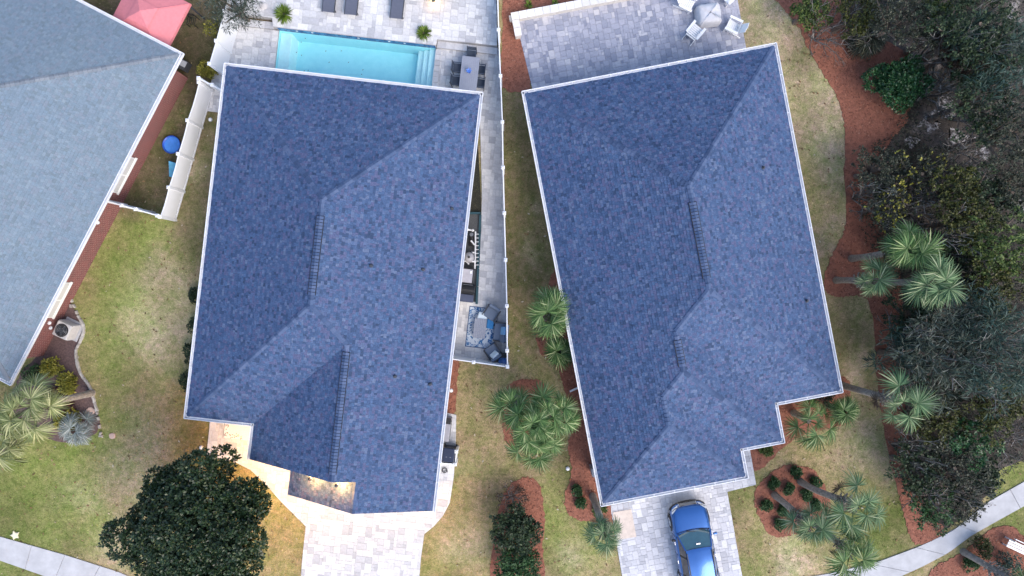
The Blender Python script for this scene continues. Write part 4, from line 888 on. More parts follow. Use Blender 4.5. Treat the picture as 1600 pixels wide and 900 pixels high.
BR = [('grey bare brush at the top of the mulch strip', 1300, 38, 1.7, 3), ('grey bare brush beside the olive crown at the top', 1370, 32, 1.5, 3.5), ('bare twigs at the bottom of the sandy clearing', 1520, 255, 1.4, 3.2), ('bare grey twigs above the tall palms', 1440, 325, 1.3, 4), ('bare grey brush in the right middle of the woods', 1560, 215, 1.6, 4.5),
      ('bare grey branches over the large grey tree', 1525, 570, 2.1, 7), ('bare grey brush low by the mulch strip', 1452, 765, 1.4, 3.6), ('bare brown brush at the lower right of the woods', 1530, 760, 1.2, 3), ('bare brush right of the glossy shrub', 1490, 130, 1.3, 3.4), ('bare brush on the right edge of the lower woods', 1585, 680, 1.5, 4), ('bare brush under the right edge palms', 1530, 470, 1.3, 3.5), ('bare twigs over the broad dark crown near the top right corner', 1530, 45, 1.7, 7.2), ('bare twigs at the right edge of the picture near the clearing', 1585, 150, 1.6, 6.5), ('bare twigs between the green pine and the palms', 1500, 375, 1.5, 4.6), ('bare twigs over the dark tree beside the lower mulch strip', 1445, 715, 1.3, 4.2), ('bare twigs in the middle above the lower sidewalk', 1495, 765, 1.3, 4.2), ('bare twigs at the edge of the mulch left of the yellow blossoms', 1372, 300, 1.0, 3.6), ('bare twigs over the feathery tree at the right edge', 1580, 545, 1.8, 7.4), ('bare twigs over the large grey green tree, left side', 1460, 560, 1.6, 6.2)]
for k, (lb_, u, v, r, top) in enumerate(BR): brush('bare_brush', lb_, u, v, r, 200 + k, top, 90, 'grey' if k % 3 else 'brown', 2, group='bare brush in the woods')
n = 9000; rs = np.random.RandomState(77); P = np.c_[rs.uniform(17, 30, n), rs.uniform(-13, 16, n)]; P = P[inside(P, P_WOOD)]
clear = np.array([G(1470, 195), G(1385, 85), G(1510, 225)]); P = P[np.min(np.linalg.norm(P[:, None] - clear[None], axis=2), axis=1) > 1.1]
C = np.c_[P, rs.uniform(.1, .7, len(P))]; V = leaves(rs, C, np.tile([0, 0, 1.0], (len(C), 1)), 7, .16, .025, .2)
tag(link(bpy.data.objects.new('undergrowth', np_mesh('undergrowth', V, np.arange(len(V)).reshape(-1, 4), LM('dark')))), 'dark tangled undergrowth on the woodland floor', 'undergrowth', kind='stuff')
# ------------------------------------------------------------------ parked car
def car():
    paint = plain('blue_car_paint', (.035, .135, .4), .2, .55, var=.03, coat=.6)
    glass = plain('car_glass', (.045, .13, .16), .04, spec=1.0, coat=1.0); dark = plain('dark_side_glass', (.012, .014, .018), .06, spec=.8); rubber = plain('tyre_rubber', (.02, .02, .02), .85); chrome = plain('chrome', (.7, .7, .72), .15, .9)
    a = R(10); fx, fy = G(1072, 785, .6); cx, cy = fx + math.sin(a) * 2.4, fy - math.cos(a) * 2.4
    root = thing('parked_car', 'blue SUV parked nose to the garage on the right driveway', 'car', (cx, cy, .05), a)
    def half(st): return st
    ST = [(2.42, .52, .46, .72), (2.36, .72, .40, .80), (2.22, .86, .34, .90), (1.95, .94, .30, .985), (1.5, .965, .28, 1.04), (1.1, .97, .28, 1.08), (.3, .97, .28, 1.10), (-1.0, .97, .28, 1.11), (-1.9, .96, .30, 1.11), (-2.2, .92, .34, 1.08), (-2.36, .82, .42, 1.0), (-2.4, .7, .5, .9)]
    rows = []
    for y, w_, zb, zt in ST:
        L = [(w_ - .08, zb), (w_, zb + .16), (w_ + .005, (zb + zt) / 2), (w_ - .025, zt - .12), (w_ - .10, zt - .02), (w_ * .55, zt + .012), (0, zt + .025)]
        rows.append([(x, y, z) for x, z in L] + [(-x, y, z) for x, z in L[-2::-1]])
    mb = MB(); m = len(rows[0]); mb.grid(rows); mb.f.append(tuple(range(m))); mb.f.append(tuple((len(rows) - 1) * m + k for k in range(m - 1, -1, -1)))
    body = mb.build('body', paint, root, smooth=True, sub=1)
    gl = [(1.12, .80, 1.085), (.42, .665, 1.62), (.2, .68, 1.675), (-1.0, .68, 1.69), (-1.8, .65, 1.64), (-2.22, .74, 1.10)]
    # roof panel
    rp = MB().grid([[(x * w_, y, z + (.035 if abs(x) < .7 else .0)) for x in (-1, -.85, -.4, 0, .4, .85, 1)] for y, w_, z in ((.44, .64, 1.63), (.25, .66, 1.68), (-.5, .67, 1.70), (-1.2, .66, 1.69), (-1.85, .63, 1.64))])
    rp.build('roof', paint, root, smooth=True)
    MB().grid([[(x * .82, 1.16 - .16 * x * x, 1.10) for x in (-1, -.6, -.2, .2, .6, 1)], [(x * .735, .80 - .10 * x * x, 1.40) for x in (-1, -.6, -.2, .2, .6, 1)], [(x * .645, .46 - .04 * x * x, 1.635) for x in (-1, -.6, -.2, .2, .6, 1)]]).build('windshield', glass, root, smooth=True)
    MB().add([(-.62, -1.86, 1.63), (.62, -1.86, 1.63), (.74, -2.24, 1.12), (-.74, -2.24, 1.12)], [(0, 3, 2, 1)]).build('rear_window', dark, root)
    for s_ in (-1, 1):
        for ya, yb in ((.98, .02), (-.04, -.98), (-1.04, -1.95)):
            ta, tb = min(ya, .42), max(yb, -1.8)
            MB().add([(s_ * .86, ya, 1.09), (s_ * .875, yb, 1.10), (s_ * .675, tb, 1.64), (s_ * .665, ta, 1.625)], [(0, 1, 2, 3)]).build('side_window', dark, root)
        for y in (.0, -1.0): MB().bar((s_ * .885, y, 1.09), (s_ * .68, y, 1.66), .07, .02).build('pillar', M_BLACK, root)
        MB().bar((s_ * .85, 1.08, 1.09), (s_ * .655, .42, 1.65), .06, .03).build('pillar', paint, root)
        MB().bar((s_ * .63, .3, 1.755), (s_ * .61, -1.75, 1.74), .04, .035).build('roof_rail', M_BLACK, root)
        mr = MB().box((s_ * 1.06, .82, 1.12), (.2, .1, .14), s_ * .15).build('mirror', paint if s_ > 0 else M_BLACK, root, bevel=.03)
        MB().add([(s_ * .50, 2.43, .8), (s_ * .84, 2.25, .84), (s_ * .90, 2.05, .95), (s_ * .80, 2.12, .965), (s_ * .56, 2.33, .9)], [(0, 1, 2, 3, 4)]).build('headlight', plain('headlight_glass', (.75, .78, .8), .1), root)
        bpy.data.objects
        for k in range(4):
            MB().box((s_ * .975, .55 - k * .0 - (.95 if k % 2 else 0), .86), (.03, .16, .03)).build('door_handle', chrome, root) if k < 2 else None
        for y in (1.5, -1.45):
            wl = MB().tube([(s_ * .74, y, .36), (s_ * .98, y, .36)], .37, 20).build('wheel', rubber, root); MB().tube([(s_ * .97, y, .36), (s_ * .99, y, .36)], [.24, .22], 12).build('rim', chrome, wl)
            MB().tube([(s_ * .955, y + .44 * math.cos(t), .36 + .44 * math.sin(t)) for t in np.linspace(0, math.pi, 9)], .04, 5).build('wheel_arch', M_BLACK, root)
    gr = MB().add([(-.46, 2.47, .74), (.46, 2.47, .74), (.46, 2.36, .9), (-.46, 2.36, .9)], [(0, 1, 2, 3)]).build('grille', plain('grille_silver', (.62, .63, .66), .3), root)
    for k in range(3): MB().bar((-.44, 2.465 - .035 * k, .78 + .05 * k), (.44, 2.465 - .035 * k, .78 + .05 * k), .02, .012).build('grille_bar', M_BLACK, gr)
    MB().tube([(.88 * math.sin(t), 2.12 + .34 * math.cos(t), .56) for t in np.linspace(-1.5, 1.5, 13)], .07, 6).build('bumper', M_BLACK, root)
    MB().tube([(.87 * math.sin(t), 2.1 + .3 * math.cos(t), .905 + .0 * t) for t in np.linspace(-1.3, 1.3, 13)], .014, 5).build('hood_seam', M_BLACK, root)
    for s_, x in ((1, -.35), (1, .3)): MB().bar((x, 1.16, 1.115), (x + .5, 1.08, 1.15), .025, .02).build('wiper', M_BLACK, root)
    for s_ in (-1, 1):
        MB().tube([(s_ * .80, 2.1, .985), (s_ * .865, 1.6, 1.035), (s_ * .875, 1.12, 1.085)], .008, 4).build('hood_seam', M_BLACK, root)
        for y in (.95, -.02, -1.0): MB().bar((s_ * .978, y, .45), (s_ * .955, y, 1.0), .012, .012).build('door_seam', M_BLACK, root)
    MB().tube([(.86 * x, 1.2 - .12 * x * x, 1.1 + .012 * (1 - x * x)) for x in np.linspace(-1, 1, 11)], .014, 4).build('cowl_seam', M_BLACK, root)
    MB().tube([(.62 * x, .46 - .04 * x * x, 1.66 + .012 * (1 - x * x)) for x in np.linspace(-1, 1, 9)], .01, 4).build('roof_seam', M_BLACK, root)
    MB().box((.05, .62, 1.535), (.2, .05, .06)).build('interior_mirror', chrome, root)
    for s_ in (-1, 1): MB().box((s_ * .72, -2.36, .92), (.2, .05, .3)).build('tail_light', plain('tail_red', (.4, .02, .02), .2), root, bevel=.02)
car()
# ------------------------------------------------------------------ seat wall
sw = thing('seat_wall', 'low cream stone seat wall around the top left of the patio', 'wall', (*G(798, 27), 0), F3[2])
cream = plain('cream_block', (.6, .57, .53), .85, var=.15); creamc = pieces('cream_cap', [(0, (.62, .6, .57)), (1, (.78, .76, .74))], 'object', grain=.1)
def swl(n, f):
    for k in range(n): f(k)
for k in range(19): MB().box((.2 + k * .41, -.17, .52), (.4, .38, .07)).build('cap_stone', creamc, sw, bevel=.012)
for k in range(2): MB().box((.18, -.58 - k * .42, .52), (.36, .4, .07)).build('cap_stone', creamc, sw, bevel=.012)
for r_ in range(3):
    for k in range(19): MB().box((.2 + k * .41 - .1 * (r_ % 2), -.17, .08 + r_ * .16), (.4, .3, .15)).build('block', cream, sw)
    for k in range(2): MB().box((.18, -.58 - k * .42, .08 + r_ * .16), (.28, .4, .15)).build('block', cream, sw)
# ------------------------------------------------------------------ white adirondack chairs round a covered table
M_SEAT = plain('white_painted_wood', (.84, .84, .84), .45, var=.03)
tx, ty = G(1108, 22, .5)
def adirondack(u, v, label):
    x, y = G(u, v, .4); rz = math.atan2(ty - y, tx - x) - math.pi / 2
    o = thing('adirondack_chair', label, 'chair', (x, y, .045), rz, 'white chairs around the covered table')
    for k in range(6): MB().box((0, .26 - k * .095, .37 - k * .022), (.52, .085, .02)).build('seat_slat', M_SEAT, o)
    for k in range(5):
        xx = (k - 2) * .108; M_ = Matrix.Rotation(R(28), 4, 'X'); MB().box((xx, -.46 + .0, .58), (.1, .02, .78 - .05 * abs(k - 2)), m=M_).build('back_slat', M_SEAT, o)
    for s_ in (-1, 1):
        MB().box((s_ * .33, .0, .56), (.13, .72, .025)).build('armrest', M_SEAT, o, bevel=.01)
        MB().box((s_ * .29, .28, .28), (.035, .1, .56)).build('leg', M_SEAT, o); MB().bar((s_ * .27, .3, .3), (s_ * .27, -.62, .04), .035, .12).build('leg', M_SEAT, o)
    MB().box((0, -.34, .5), (.66, .03, .08)).build('back_rail', M_SEAT, o)
adirondack(1074, 6, 'white wooden armchair at upper left of the covered patio table'); adirondack(1086, 49, 'white wooden armchair at lower left of the covered patio table')
adirondack(1145, 41, 'white wooden armchair at lower right of the covered patio table'); adirondack(1138, -6, 'white wooden armchair at upper right, cut by the top edge')
ct = thing('covered_table', 'square patio table under a pale grey fabric cover', 'table', (tx, ty, .045), R(8)); cv = MB(); rr = random.Random(4); rows = []
for t, z in ((.56, .03), (.55, .3), (.5, .58), (.46, .66), (.25, .69), (.02, .70)):
    rows.append([((t + rr.uniform(-.02, .03)) * 1.1 * math.copysign(abs(math.cos(a)) ** .22, math.cos(a)), (t + rr.uniform(-.02, .03)) * .95 * math.copysign(abs(math.sin(a)) ** .22, math.sin(a)), z + (rr.uniform(-.03, .02) if z > .1 else 0)) for a in np.linspace(0, 6.2832, 25)])
    rows[-1][-1] = rows[-1][0]
cv.grid(rows).build('fabric_cover', plain('grey_cover', (.55, .55, .58), .8, var=.08), ct, smooth=True)
for sx in (-1, 1):
    for sy in (-1, 1): MB().box((sx * .42, sy * .36, .3), (.05, .05, .6)).build('leg', M_DARKG, ct)
# ------------------------------------------------------------------ dining set
M_TTOP = plain('grey_table_top', (.26, .28, .34), .5, var=.06); M_CHAIRD = plain('dark_blue_grey_chair', (.04, .055, .085), .55)
dx_, dy_ = G(733, 120, .75); dt = thing('dining_table', 'long grey slatted dining table beside the pool', 'table', (dx_, dy_, lowz), F2[2])
for k in range(9): MB().box((-.4 + k * .1, 0, .74), (.096, 2.0, .025)).build('slat', M_TTOP, dt)
MB().box((0, 0, .7), (.8, 1.9, .05)).build('apron', M_DARKG, dt)
for sx in (-1, 1):
    for sy in (-1, 1): MB().box((sx * .4, sy * .92, .34), (.06, .06, .68)).build('leg', M_DARKG, dt)
def dchair(u, v, rz, label):
    x, y = G(u, v, .5); o = thing('dining_chair', label, 'chair', (x, y, lowz), F2[2] + rz, 'dark chairs around the dining table')
    MB().box((0, 0, .44), (.46, .44, .04)).build('seat', M_CHAIRD, o, bevel=.01)
    for k in range(4): MB().box((0, -.23 - k * .012, .55 + k * .09), (.44, .02, .06)).build('back_slat', M_CHAIRD, o)
    for s_ in (-1, 1):
        MB().bar((s_ * .23, -.2, 0), (s_ * .23, -.27, .9), .035, .035).build('leg', M_DARKG, o); MB().box((s_ * .23, .2, .32), (.035, .035, .64)).build('leg', M_DARKG, o); MB().box((s_ * .23, -.01, .65), (.045, .46, .025)).build('armrest', M_CHAIRD, o)
dchair(737, 86, math.pi, 'dark chair at the head of the dining table'); dchair(715, 107, -math.pi / 2, 'upper dark chair on the left of the dining table'); dchair(713, 127, -math.pi / 2, 'lower dark chair on the left of the dining table')
dchair(751, 110, math.pi / 2, 'upper dark chair on the right of the dining table'); dchair(750, 131, math.pi / 2, 'lower dark chair on the right of the dining table')
ce = thing('centrepiece', 'blue glass vase arrangement on the dining table', 'vase', (*G(733, 112, .9), lowz + .755)); MB().lathe((0, 0, 0), [(.06, 0), (.09, .06), (.05, .16), (.06, .2)], 12).build('vase', plain('blue_glass', (.03, .12, .5), .1), ce, smooth=True)
for k in range(7): a = k * .9; MB().bar((0, 0, .18), (.14 * math.cos(a), .14 * math.sin(a), .26), .05, .01).build('petal', plain('blue_petal', (.08, .2, .6), .5), ce)
# ------------------------------------------------------------------ loungers on the terrace
M_SLING = plain('grey_sling', (.1, .11, .15), .7, var=.06)
for k, (u, v, lb_) in enumerate(((513, 20, 'leftmost grey sun lounger on the terrace'), (548, 24, 'middle grey sun lounger on the terrace'), (619, 30, 'rightmost grey sun lounger on the terrace'))):
    x, y = G(u, v, .7); o = thing('sun_lounger', lb_, 'sun lounger', (x, y, upz), F2[2], 'sun loungers on the terrace')
    for s_ in (-1, 1):
        MB().box((s_ * .31, .98, .3), (.05, 1.95, .05)).build('side_rail', M_DARKG, o)
        for yy in (.15, 1.7): MB().box((s_ * .31, yy, .14), (.045, .045, .28)).build('leg', M_DARKG, o)
    MB().grid([[(xx, yy, .335 + .02 * math.sin(yy * 2.4)) for xx in (-.29, 0, .29)] for yy in np.linspace(0, 1.2, 8)]).build('seat_sling', M_SLING, o, smooth=True)
    bk_ = MB().grid([[(xx, 1.22 + t * .7, .35 + t * .38) for xx in (-.29, 0, .29)] for t in np.linspace(0, 1, 5)]).build('backrest', M_SLING, o, smooth=True)
    for yy in np.arange(.1, 1.2, .12): MB().box((0, yy, .345), (.6, .02, .012)).build('slat', M_SLING, o)
# ------------------------------------------------------------------ side terrace lounge
m, nt, b = node_mat('patterned_rug'); n = noise(nt, 3.2, 2, .4); n.inputs['Distortion'].default_value = 2.2
r = ramp(nt, [(0, (.55, .62, .7)), (.5, (.5, .58, .68)), (.53, (.03, .12, .3)), (.6, (.04, .2, .45)), (.63, (.5, .58, .68))], 'CONSTANT'); nt.links.new(n.outputs[0], r.inputs[0]); nt.links.new(r.outputs[0], b.inputs['Base Color']); b.inputs['Roughness'].default_value = .95
rx, ry = G(753, 512); rug = thing('rug', 'white outdoor rug with blue floral pattern on the side terrace', 'rug', (rx, ry, lowz + .004), F2[2]); MB().box((0, 0, .006), (1.5, 2.1, .012)).build('pile', m, rug)
bd = plain('rug_border', (.05, .1, .2), .9)
for s_ in (-1, 1): MB().box((s_ * .74, 0, .009), (.04, 2.12, .012)).build('border', bd, rug); MB().box((0, s_ * 1.04, .0095), (1.44, .04, .012)).build('border', bd, rug)
cx, cy = G(750, 513, .4); cf = thing('coffee_table', 'grey slatted coffee table on the blue patterned rug', 'table', (cx, cy, lowz + .02), F2[2])
for k in range(7): MB().box((-.27 + k * .09, 0, .4), (.083, 1.0, .025)).build('slat', M_TTOP, cf)
for sx in (-1, 1):
    for sy in (-1, 1): MB().box((sx * .26, sy * .44, .19), (.05, .05, .38)).build('leg', M_DARKG, cf)
M_CUSH = plain('grey_blue_cushion', (.13, .17, .24), .85, var=.06); M_PILW = plain('white_blue_pillow', (.62, .72, .78), .85, var=.06); M_PILB = plain('pale_blue_pillow', (.2, .42, .66), .85, var=.08)
def lounge(u, v, rz, wd, label, pil, name='lounge_chair', cat='chair'):
    x, y = G(u, v, .45); o = thing(name, label, cat, (x, y, lowz + .004), rz)
    MB().box((0, .02, .2), (wd, .66, .06)).build('frame', M_DARKG, o)
    for sx in (-1, 1):
        for sy in (-1, 1): MB().box((sx * (wd / 2 - .04), sy * .3, .1), (.05, .05, .2)).build('leg', M_DARKG, o)
        MB().box((sx * (wd / 2 - .02), 0, .5), (.05, .66, .03)).build('armrest', M_DARKG, o); MB().box((sx * (wd / 2 - .02), .3, .35), (.04, .04, .3)).build('arm_post', M_DARKG, o)
    MB().box((0, .04, .31), (wd - .12, .6, .15)).build('seat_cushion', M_CUSH, o, bevel=.04)
    MB().box((0, -.3, .55), (wd - .12, .14, .42), m=Matrix.Rotation(R(14), 4, 'X')).build('back_cushion', M_CUSH, o, bevel=.04)
    for (px, mt, ax) in pil:
        MB().box((px, -.14, .55), (.42, .13, .4), m=Matrix.Rotation(R(32), 4, 'X') @ Matrix.Rotation(ax, 4, 'Y')).build('pillow', mt, o, bevel=.05)
lounge(768, 489, R(125) + math.pi / 8, .75, 'grey lounge chair at the top of the rug', []); lounge(782, 519, R(83), 1.0, 'grey loveseat against the white fence', [(.1, M_PILB, .1), (-.3, M_CUSH, 0)], 'loveseat', 'sofa'); lounge(770, 550, R(35), .72, 'lounge chair with pale pillow at the lower end of the rug', [(0, M_PILW, .2)])
ot = thing('floor_cushion', 'white cushion lying on the rug by the top chair', 'cushion', (*G(754, 495, .3), lowz + .3), R(-20)); MB().box((0, 0, .0), (.5, .45, .16)).build('cover', M_PILW, ot, bevel=.06)
MB().box((0, 0, -.18), (.42, .4, .22)).build('pouf_base', M_CUSH, ot, bevel=.03)
bp = thing('floor_cushion', 'bright blue cushion at the edge of the rug beside the loveseat', 'cushion', (*G(766, 506, .2), lowz + .02), R(-6)); MB().box((0, 0, .12), (.36, .5, .2)).build('cover', plain('bright_blue_cloth', (.04, .22, .5), .85), bp, bevel=.05)
pt = thing('planter_pot', 'round blue ceramic pot in the terrace corner', 'pot', (*G(786, 564, .5), lowz)); MB().lathe((0, 0, 0), [(.14, 0), (.22, .25), (.24, .48), (.2, .5), (.18, .44), (.02, .43)], 18).build('bowl', plain('blue_glaze', (.06, .16, .42), .2), pt, smooth=True)
MB().box((.0, .28, .25), (.46, .22, .5)).build('planter_box', M_BLACK, pt)
# ------------------------------------------------------------------ pool equipment beside the middle house
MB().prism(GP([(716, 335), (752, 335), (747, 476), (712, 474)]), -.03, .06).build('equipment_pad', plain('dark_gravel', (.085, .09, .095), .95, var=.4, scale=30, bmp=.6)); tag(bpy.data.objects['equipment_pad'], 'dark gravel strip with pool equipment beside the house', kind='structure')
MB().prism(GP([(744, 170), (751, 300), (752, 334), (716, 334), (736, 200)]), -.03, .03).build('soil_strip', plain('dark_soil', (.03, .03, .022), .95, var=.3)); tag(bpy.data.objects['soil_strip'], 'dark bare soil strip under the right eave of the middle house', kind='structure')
M_TEAL = plain('dark_teal_edging', (.02, .07, .09), .6); kb = thing('edging_curb', 'dark teal edging along the pool equipment', 'edging', (*G(751, 335), 0))
e0 = G(751, 335); 
for k in range(5):
    a_ = G(751 - k * 1.2, 336 + k * 28); b_ = G(751 - (k + 1) * 1.2, 336 + (k + 1) * 28 - 1); MB().bar((a_[0] - e0[0], a_[1] - e0[1], .1), (b_[0] - e0[0], b_[1] - e0[1], .1), .12, .2).build('edging_board', M_TEAL, kb)
MB().bar((-1.1, 0.05, .12), (0, 0.05, .12), .1, .2).build('edging_board', M_TEAL, kb)
ft = thing('pool_filter', 'round beige pool filter tank with clamp ring', 'pool filter', (*G(733, 402, .8), .06)); MB().lathe((0, 0, 0), [(.26, 0), (.27, .1), (.27, .6), (.24, .78), (.14, .88), (.04, .9)], 18).build('tank', plain('beige_tank', (.36, .35, .36), .5), ft, smooth=True); MB().lathe((0, 0, .5), [(.28, 0), (.295, .03), (.28, .06)], 18).build('clamp_ring', M_BLACK, ft); MB().lathe((0, 0, .9), [(.06, 0), (.06, .05), (.02, .06)], 10).build('pressure_gauge', M_BLACK, ft)
ft.location.z = .06
pp = thing('pool_pump', 'black pool pump with strainer lid', 'pump', (*G(737, 374, .3), .06)); MB().tube([(0, -.3, .22), (0, .12, .22)], .12, 12).build('motor', M_BLACK, pp, smooth=False); MB().lathe((0, .24, .08), [(.13, 0), (.13, .25), (.1, .3), (.02, .31)], 14).build('strainer', M_BLACK, pp); MB().lathe((0, .24, .39), [(.1, 0), (.1, .02), (.03, .03)], 14).build('lid', plain('smoke_lid', (.15, .16, .18), .1), pp); MB().box((0, -.1, .05), (.3, .5, .08)).build('base', M_BLACK, pp)
hb = thing('pool_heater', 'square grey pool heater box', 'heater', (*G(730, 431, .9), .06), F2[2]); MB().box((0, 0, .42), (.6, .75, .82)).build('cabinet', plain('heater_grey', (.34, .34, .38), .5, .2), hb, bevel=.02); MB().box((0, 0, .845), (.66, .81, .04)).build('top_rim', M_BLACK, hb); MB().box((0, 0, .87), (.54, .68, .03)).build('top_panel', plain('heater_top', (.42, .41, .45), .5), hb); MB().box((.18, .2, .89), (.1, .14, .03)).build('control_panel', M_WHITE, hb)
gb = thing('gas_grill', 'black gas grill with cover beside the heater', 'grill', (*G(730, 455, .8), .06), F2[2]); MB().box((0, .1, .4), (.75, .45, .8)).build('cabinet', M_BLACK, gb, bevel=.02); MB().tube([(-.37, .1, .82), (.37, .1, .82)], .2, 12).build('lid', M_BLACK, gb); MB().bar((-.25, .33, .9), (.25, .33, .9), .02, .02).build('handle', M_METALG, gb); MB().box((0, -.36, .62), (.7, .4, .06)).build('side_shelf', plain('navy_cover', (.06, .075, .13), .7), gb, bevel=.02); MB().box((0, -.36, .3), (.6, .34, .58)).build('lower_cabinet', M_DARKG, gb)
pipes = thing('pool_pipes', 'white plumbing pipes linking the pool pump and filter', 'pipes', (*G(738, 395), .06)); ox, oy = G(738, 395)
def pq(u, v, z): x, y = G(u, v, z); return (x - ox, y - oy, z)
for pth in (((743, 362, .25), (743, 384, .25), (742, 420, .25)), ((733, 394, .35), (742, 395, .35), (742, 395, .2)), ((726, 408, .6), (744, 409, .6)), ((736, 376, .5), (742, 383, .5)), ((728, 408, .55), (733, 413, .55)), ((730, 359, .4), (738, 360, .4))): MB().tube([pq(*p) for p in pth], .04, 8).build('pipe', M_PVC, pipes)
for k in range(9): v = 366 + k * 6; MB().tube([pq(742, v, .2), pq(748, v, .2)], .02, 6).build('pipe', M_PVC, pipes)
for u, v in ((731, 359), (739, 360), (735, 394)): MB().lathe(pq(u, v, .5), [(.05, -.1), (.07, 0), (.05, .06), (.02, .08)], 10).build('valve', M_BLACK if u == 735 else M_PVC, pipes)
# ------------------------------------------------------------------ bins, condensers, small things round the houses
def condenser(u, v, label, rz, mt):
    x, y = G(u, v, .85); o = thing('air_conditioner', label, 'air conditioner', (x, y, .08), rz)
    MB().box((0, 0, .4), (.8, .8, .8)).build('cabinet', mt, o, bevel=.06)
    MB().lathe((0, 0, .795), [(.34, 0), (.34, .02), (.3, .025)], 24).build('fan_opening', M_BLACK, o)
    for k in range(5): a = k * 1.2566; MB().bar((0, 0, .83), (.28 * math.cos(a), .28 * math.sin(a), .825), .1, .006).build('fan_blade', M_DARKG, o)
    for r_ in (.12, .2, .28): MB().tube([(r_ * math.cos(t), r_ * math.sin(t), .845) for t in np.linspace(0, 6.2832, 25)], .004, 4).build('grille_ring', M_METALG, o)
    for k in range(7): MB().box((0, 0, .12 + k * .09), (.82, .82, .02)).build('louvre', mt, o)
    MB().box((0, 0, -.03), (1.0, 1.0, .06)).build('pad', M_CONC, o)
condenser(97, 516, 'pale grey air conditioner unit beside the brick wall', F1[2] + .05, plain('beige_ac', (.5, .48, .47), .5))
bn = thing('trash_bin', 'dark navy wheeled bin behind the white screen', 'bin', (*G(701, 711, 1.0), .05), F2[2]); MB().box((0, 0, .48), (.5, .58, .9), taper=1.12).build('body', plain('navy_bin', (.01, .016, .04), .5), bn, bevel=.03); MB().box((0, 0, .97), (.62, .7, .07)).build('lid', plain('navy_lid', (.015, .025, .06), .4), bn, bevel=.03); MB().bar((-.2, .36, .95), (.2, .36, .95), .04, .04).build('handle', M_BLACK, bn)
for s_ in (-1, 1): MB().tube([(s_ * .27, .28, .1), (s_ * .33, .28, .1)], .1, 12).build('wheel', M_BLACK, bn); MB().box((s_ * .1, -.1, 1.008), (.06, .03, .012)).build('lid_rib', M_METALG, bn)
ub = thing('utility_cabinet', 'narrow grey utility cabinet above the bin', 'cabinet', (*G(697, 672, .8), .05), F2[2]); MB().box((0, 0, .45), (.4, 1.1, .9)).build('cabinet', plain('cab_grey', (.3, .3, .34), .5), ub, bevel=.02); MB().box((0, .5, .92), (.42, .3, .04)).build('lid', M_BLACK, ub); MB().box((.21, 0, .5), (.02, .9, .7)).build('door', M_METALG, ub)
hr = thing('hose_ring', 'small black coiled hose on the pavers below the bin', 'hose', (*G(695, 734), .05)); MB().tube([(.12 * math.cos(t), .12 * math.sin(t), .03 + .004 * t) for t in np.linspace(0, 12.5, 50)], .02, 6).build('coil', M_BLACK, hr); MB().tube([(.12, 0, .03), (.16, -.1, .03)], .025, 6).build('nozzle', M_METALG, hr)
def spout(label, u, v):
    x, y = G(u, v, .3); o = thing('downspout', label, 'downspout', (x, y, .04), F3[2]); MB().bar((.45, .15, .1), (-.1, 0, .06), .09, .07).build('outlet', M_GUT, o); MB().box((.45, .15, 1.3), (.09, .07, 2.5)).build('pipe', M_GUT, o)
spout('white downspout outlet on the mulch at the left wall of the right house', 894, 612)
mt_ = thing('meter_box', 'grey meter box on the lower left wall of the right house', 'meter box', (*G(928, 735, .6), .05), F3[2]); MB().box((0, 0, .5), (.3, .45, .9)).build('cabinet', plain('meter_grey', (.2, .22, .27), .5), mt_, bevel=.02); MB().box((-.16, 0, .6), (.02, .36, .5)).build('door', M_METALG, mt_)
# door mat with leaf sprigs
m, nt, b = node_mat('mat_white'); n = noise(nt, 14, 3); r = ramp(nt, [(.4, (.72, .71, .69)), (.6, (.8, .79, .77))]); nt.links.new(n.outputs[0], r.inputs[0]); nt.links.new(r.outputs[0], b.inputs['Base Color'])
dm = thing('door_mat', 'white rug with grey leaf sprigs at the front entry', 'mat', (*G(377, 672), .052), F2[2]); MB().box((0, 0, .006), (1.75, .95, .014)).build('pile', m, dm)
lm = plain('mat_print_grey', (.09, .09, .1), .9); me = MB().add([(0, 0, 0), (.05, .022, 0), (.1, 0, 0), (.05, -.022, 0)], [(0, 1, 2, 3)]).mesh('printed_leaf', lm); rr = random.Random(2)
for k in range(46):
    o = link(bpy.data.objects.new('printed_leaf', me), dm); e = k % 3
    o.location = ((-.8 + rr.uniform(0, .14), rr.uniform(-.42, .4), .0155 + k * 1e-5) if e == 0 else (rr.uniform(-.55, .1), -.43 + rr.uniform(0, .2), .0155 + k * 1e-5) if e == 1 else (.6 + rr.uniform(0, .2), .3 + rr.uniform(0, .1), .0155 + k * 1e-5)); o.rotation_euler = (0, 0, rr.uniform(0, 6.28))
for s_ in (-1, 1): MB().box((s_ * .873, 0, .008), (.02, .95, .016)).build('border', lm, dm)
# pink gazebo
gx, gy = G(229, 25, 2.0); M_PINK = plain('pink_canopy', (.62, .2, .22), .8, var=.06)
gz = thing('gazebo', 'pink canopy gazebo behind the brick house', 'gazebo', (gx, gy, .02), F1[2])
def pyr(a, za, b_, zb): 
    q = [(-a, -a, za), (a, -a, za), (a, a, za), (-a, a, za), (-b_, -b_, zb), (b_, -b_, zb), (b_, b_, zb), (-b_, b_, zb)]; return MB().add(q, [(k, (k + 1) % 4, 4 + (k + 1) % 4, 4 + k) for k in range(4)])
pyr(1.55, 1.86, .5, 2.3).build('canopy', M_PINK, gz)
pyr(1.56, 1.7, 1.552, 1.86).build('valance', M_PINK, gz)
MB().add([(-.56, -.56, 2.36), (.56, -.56, 2.36), (.56, .56, 2.36), (-.56, .56, 2.36), (0, 0, 2.62)], [(0, 1, 4), (1, 2, 4), (2, 3, 4), (3, 0, 4)]).build('top_tier', M_PINK, gz)
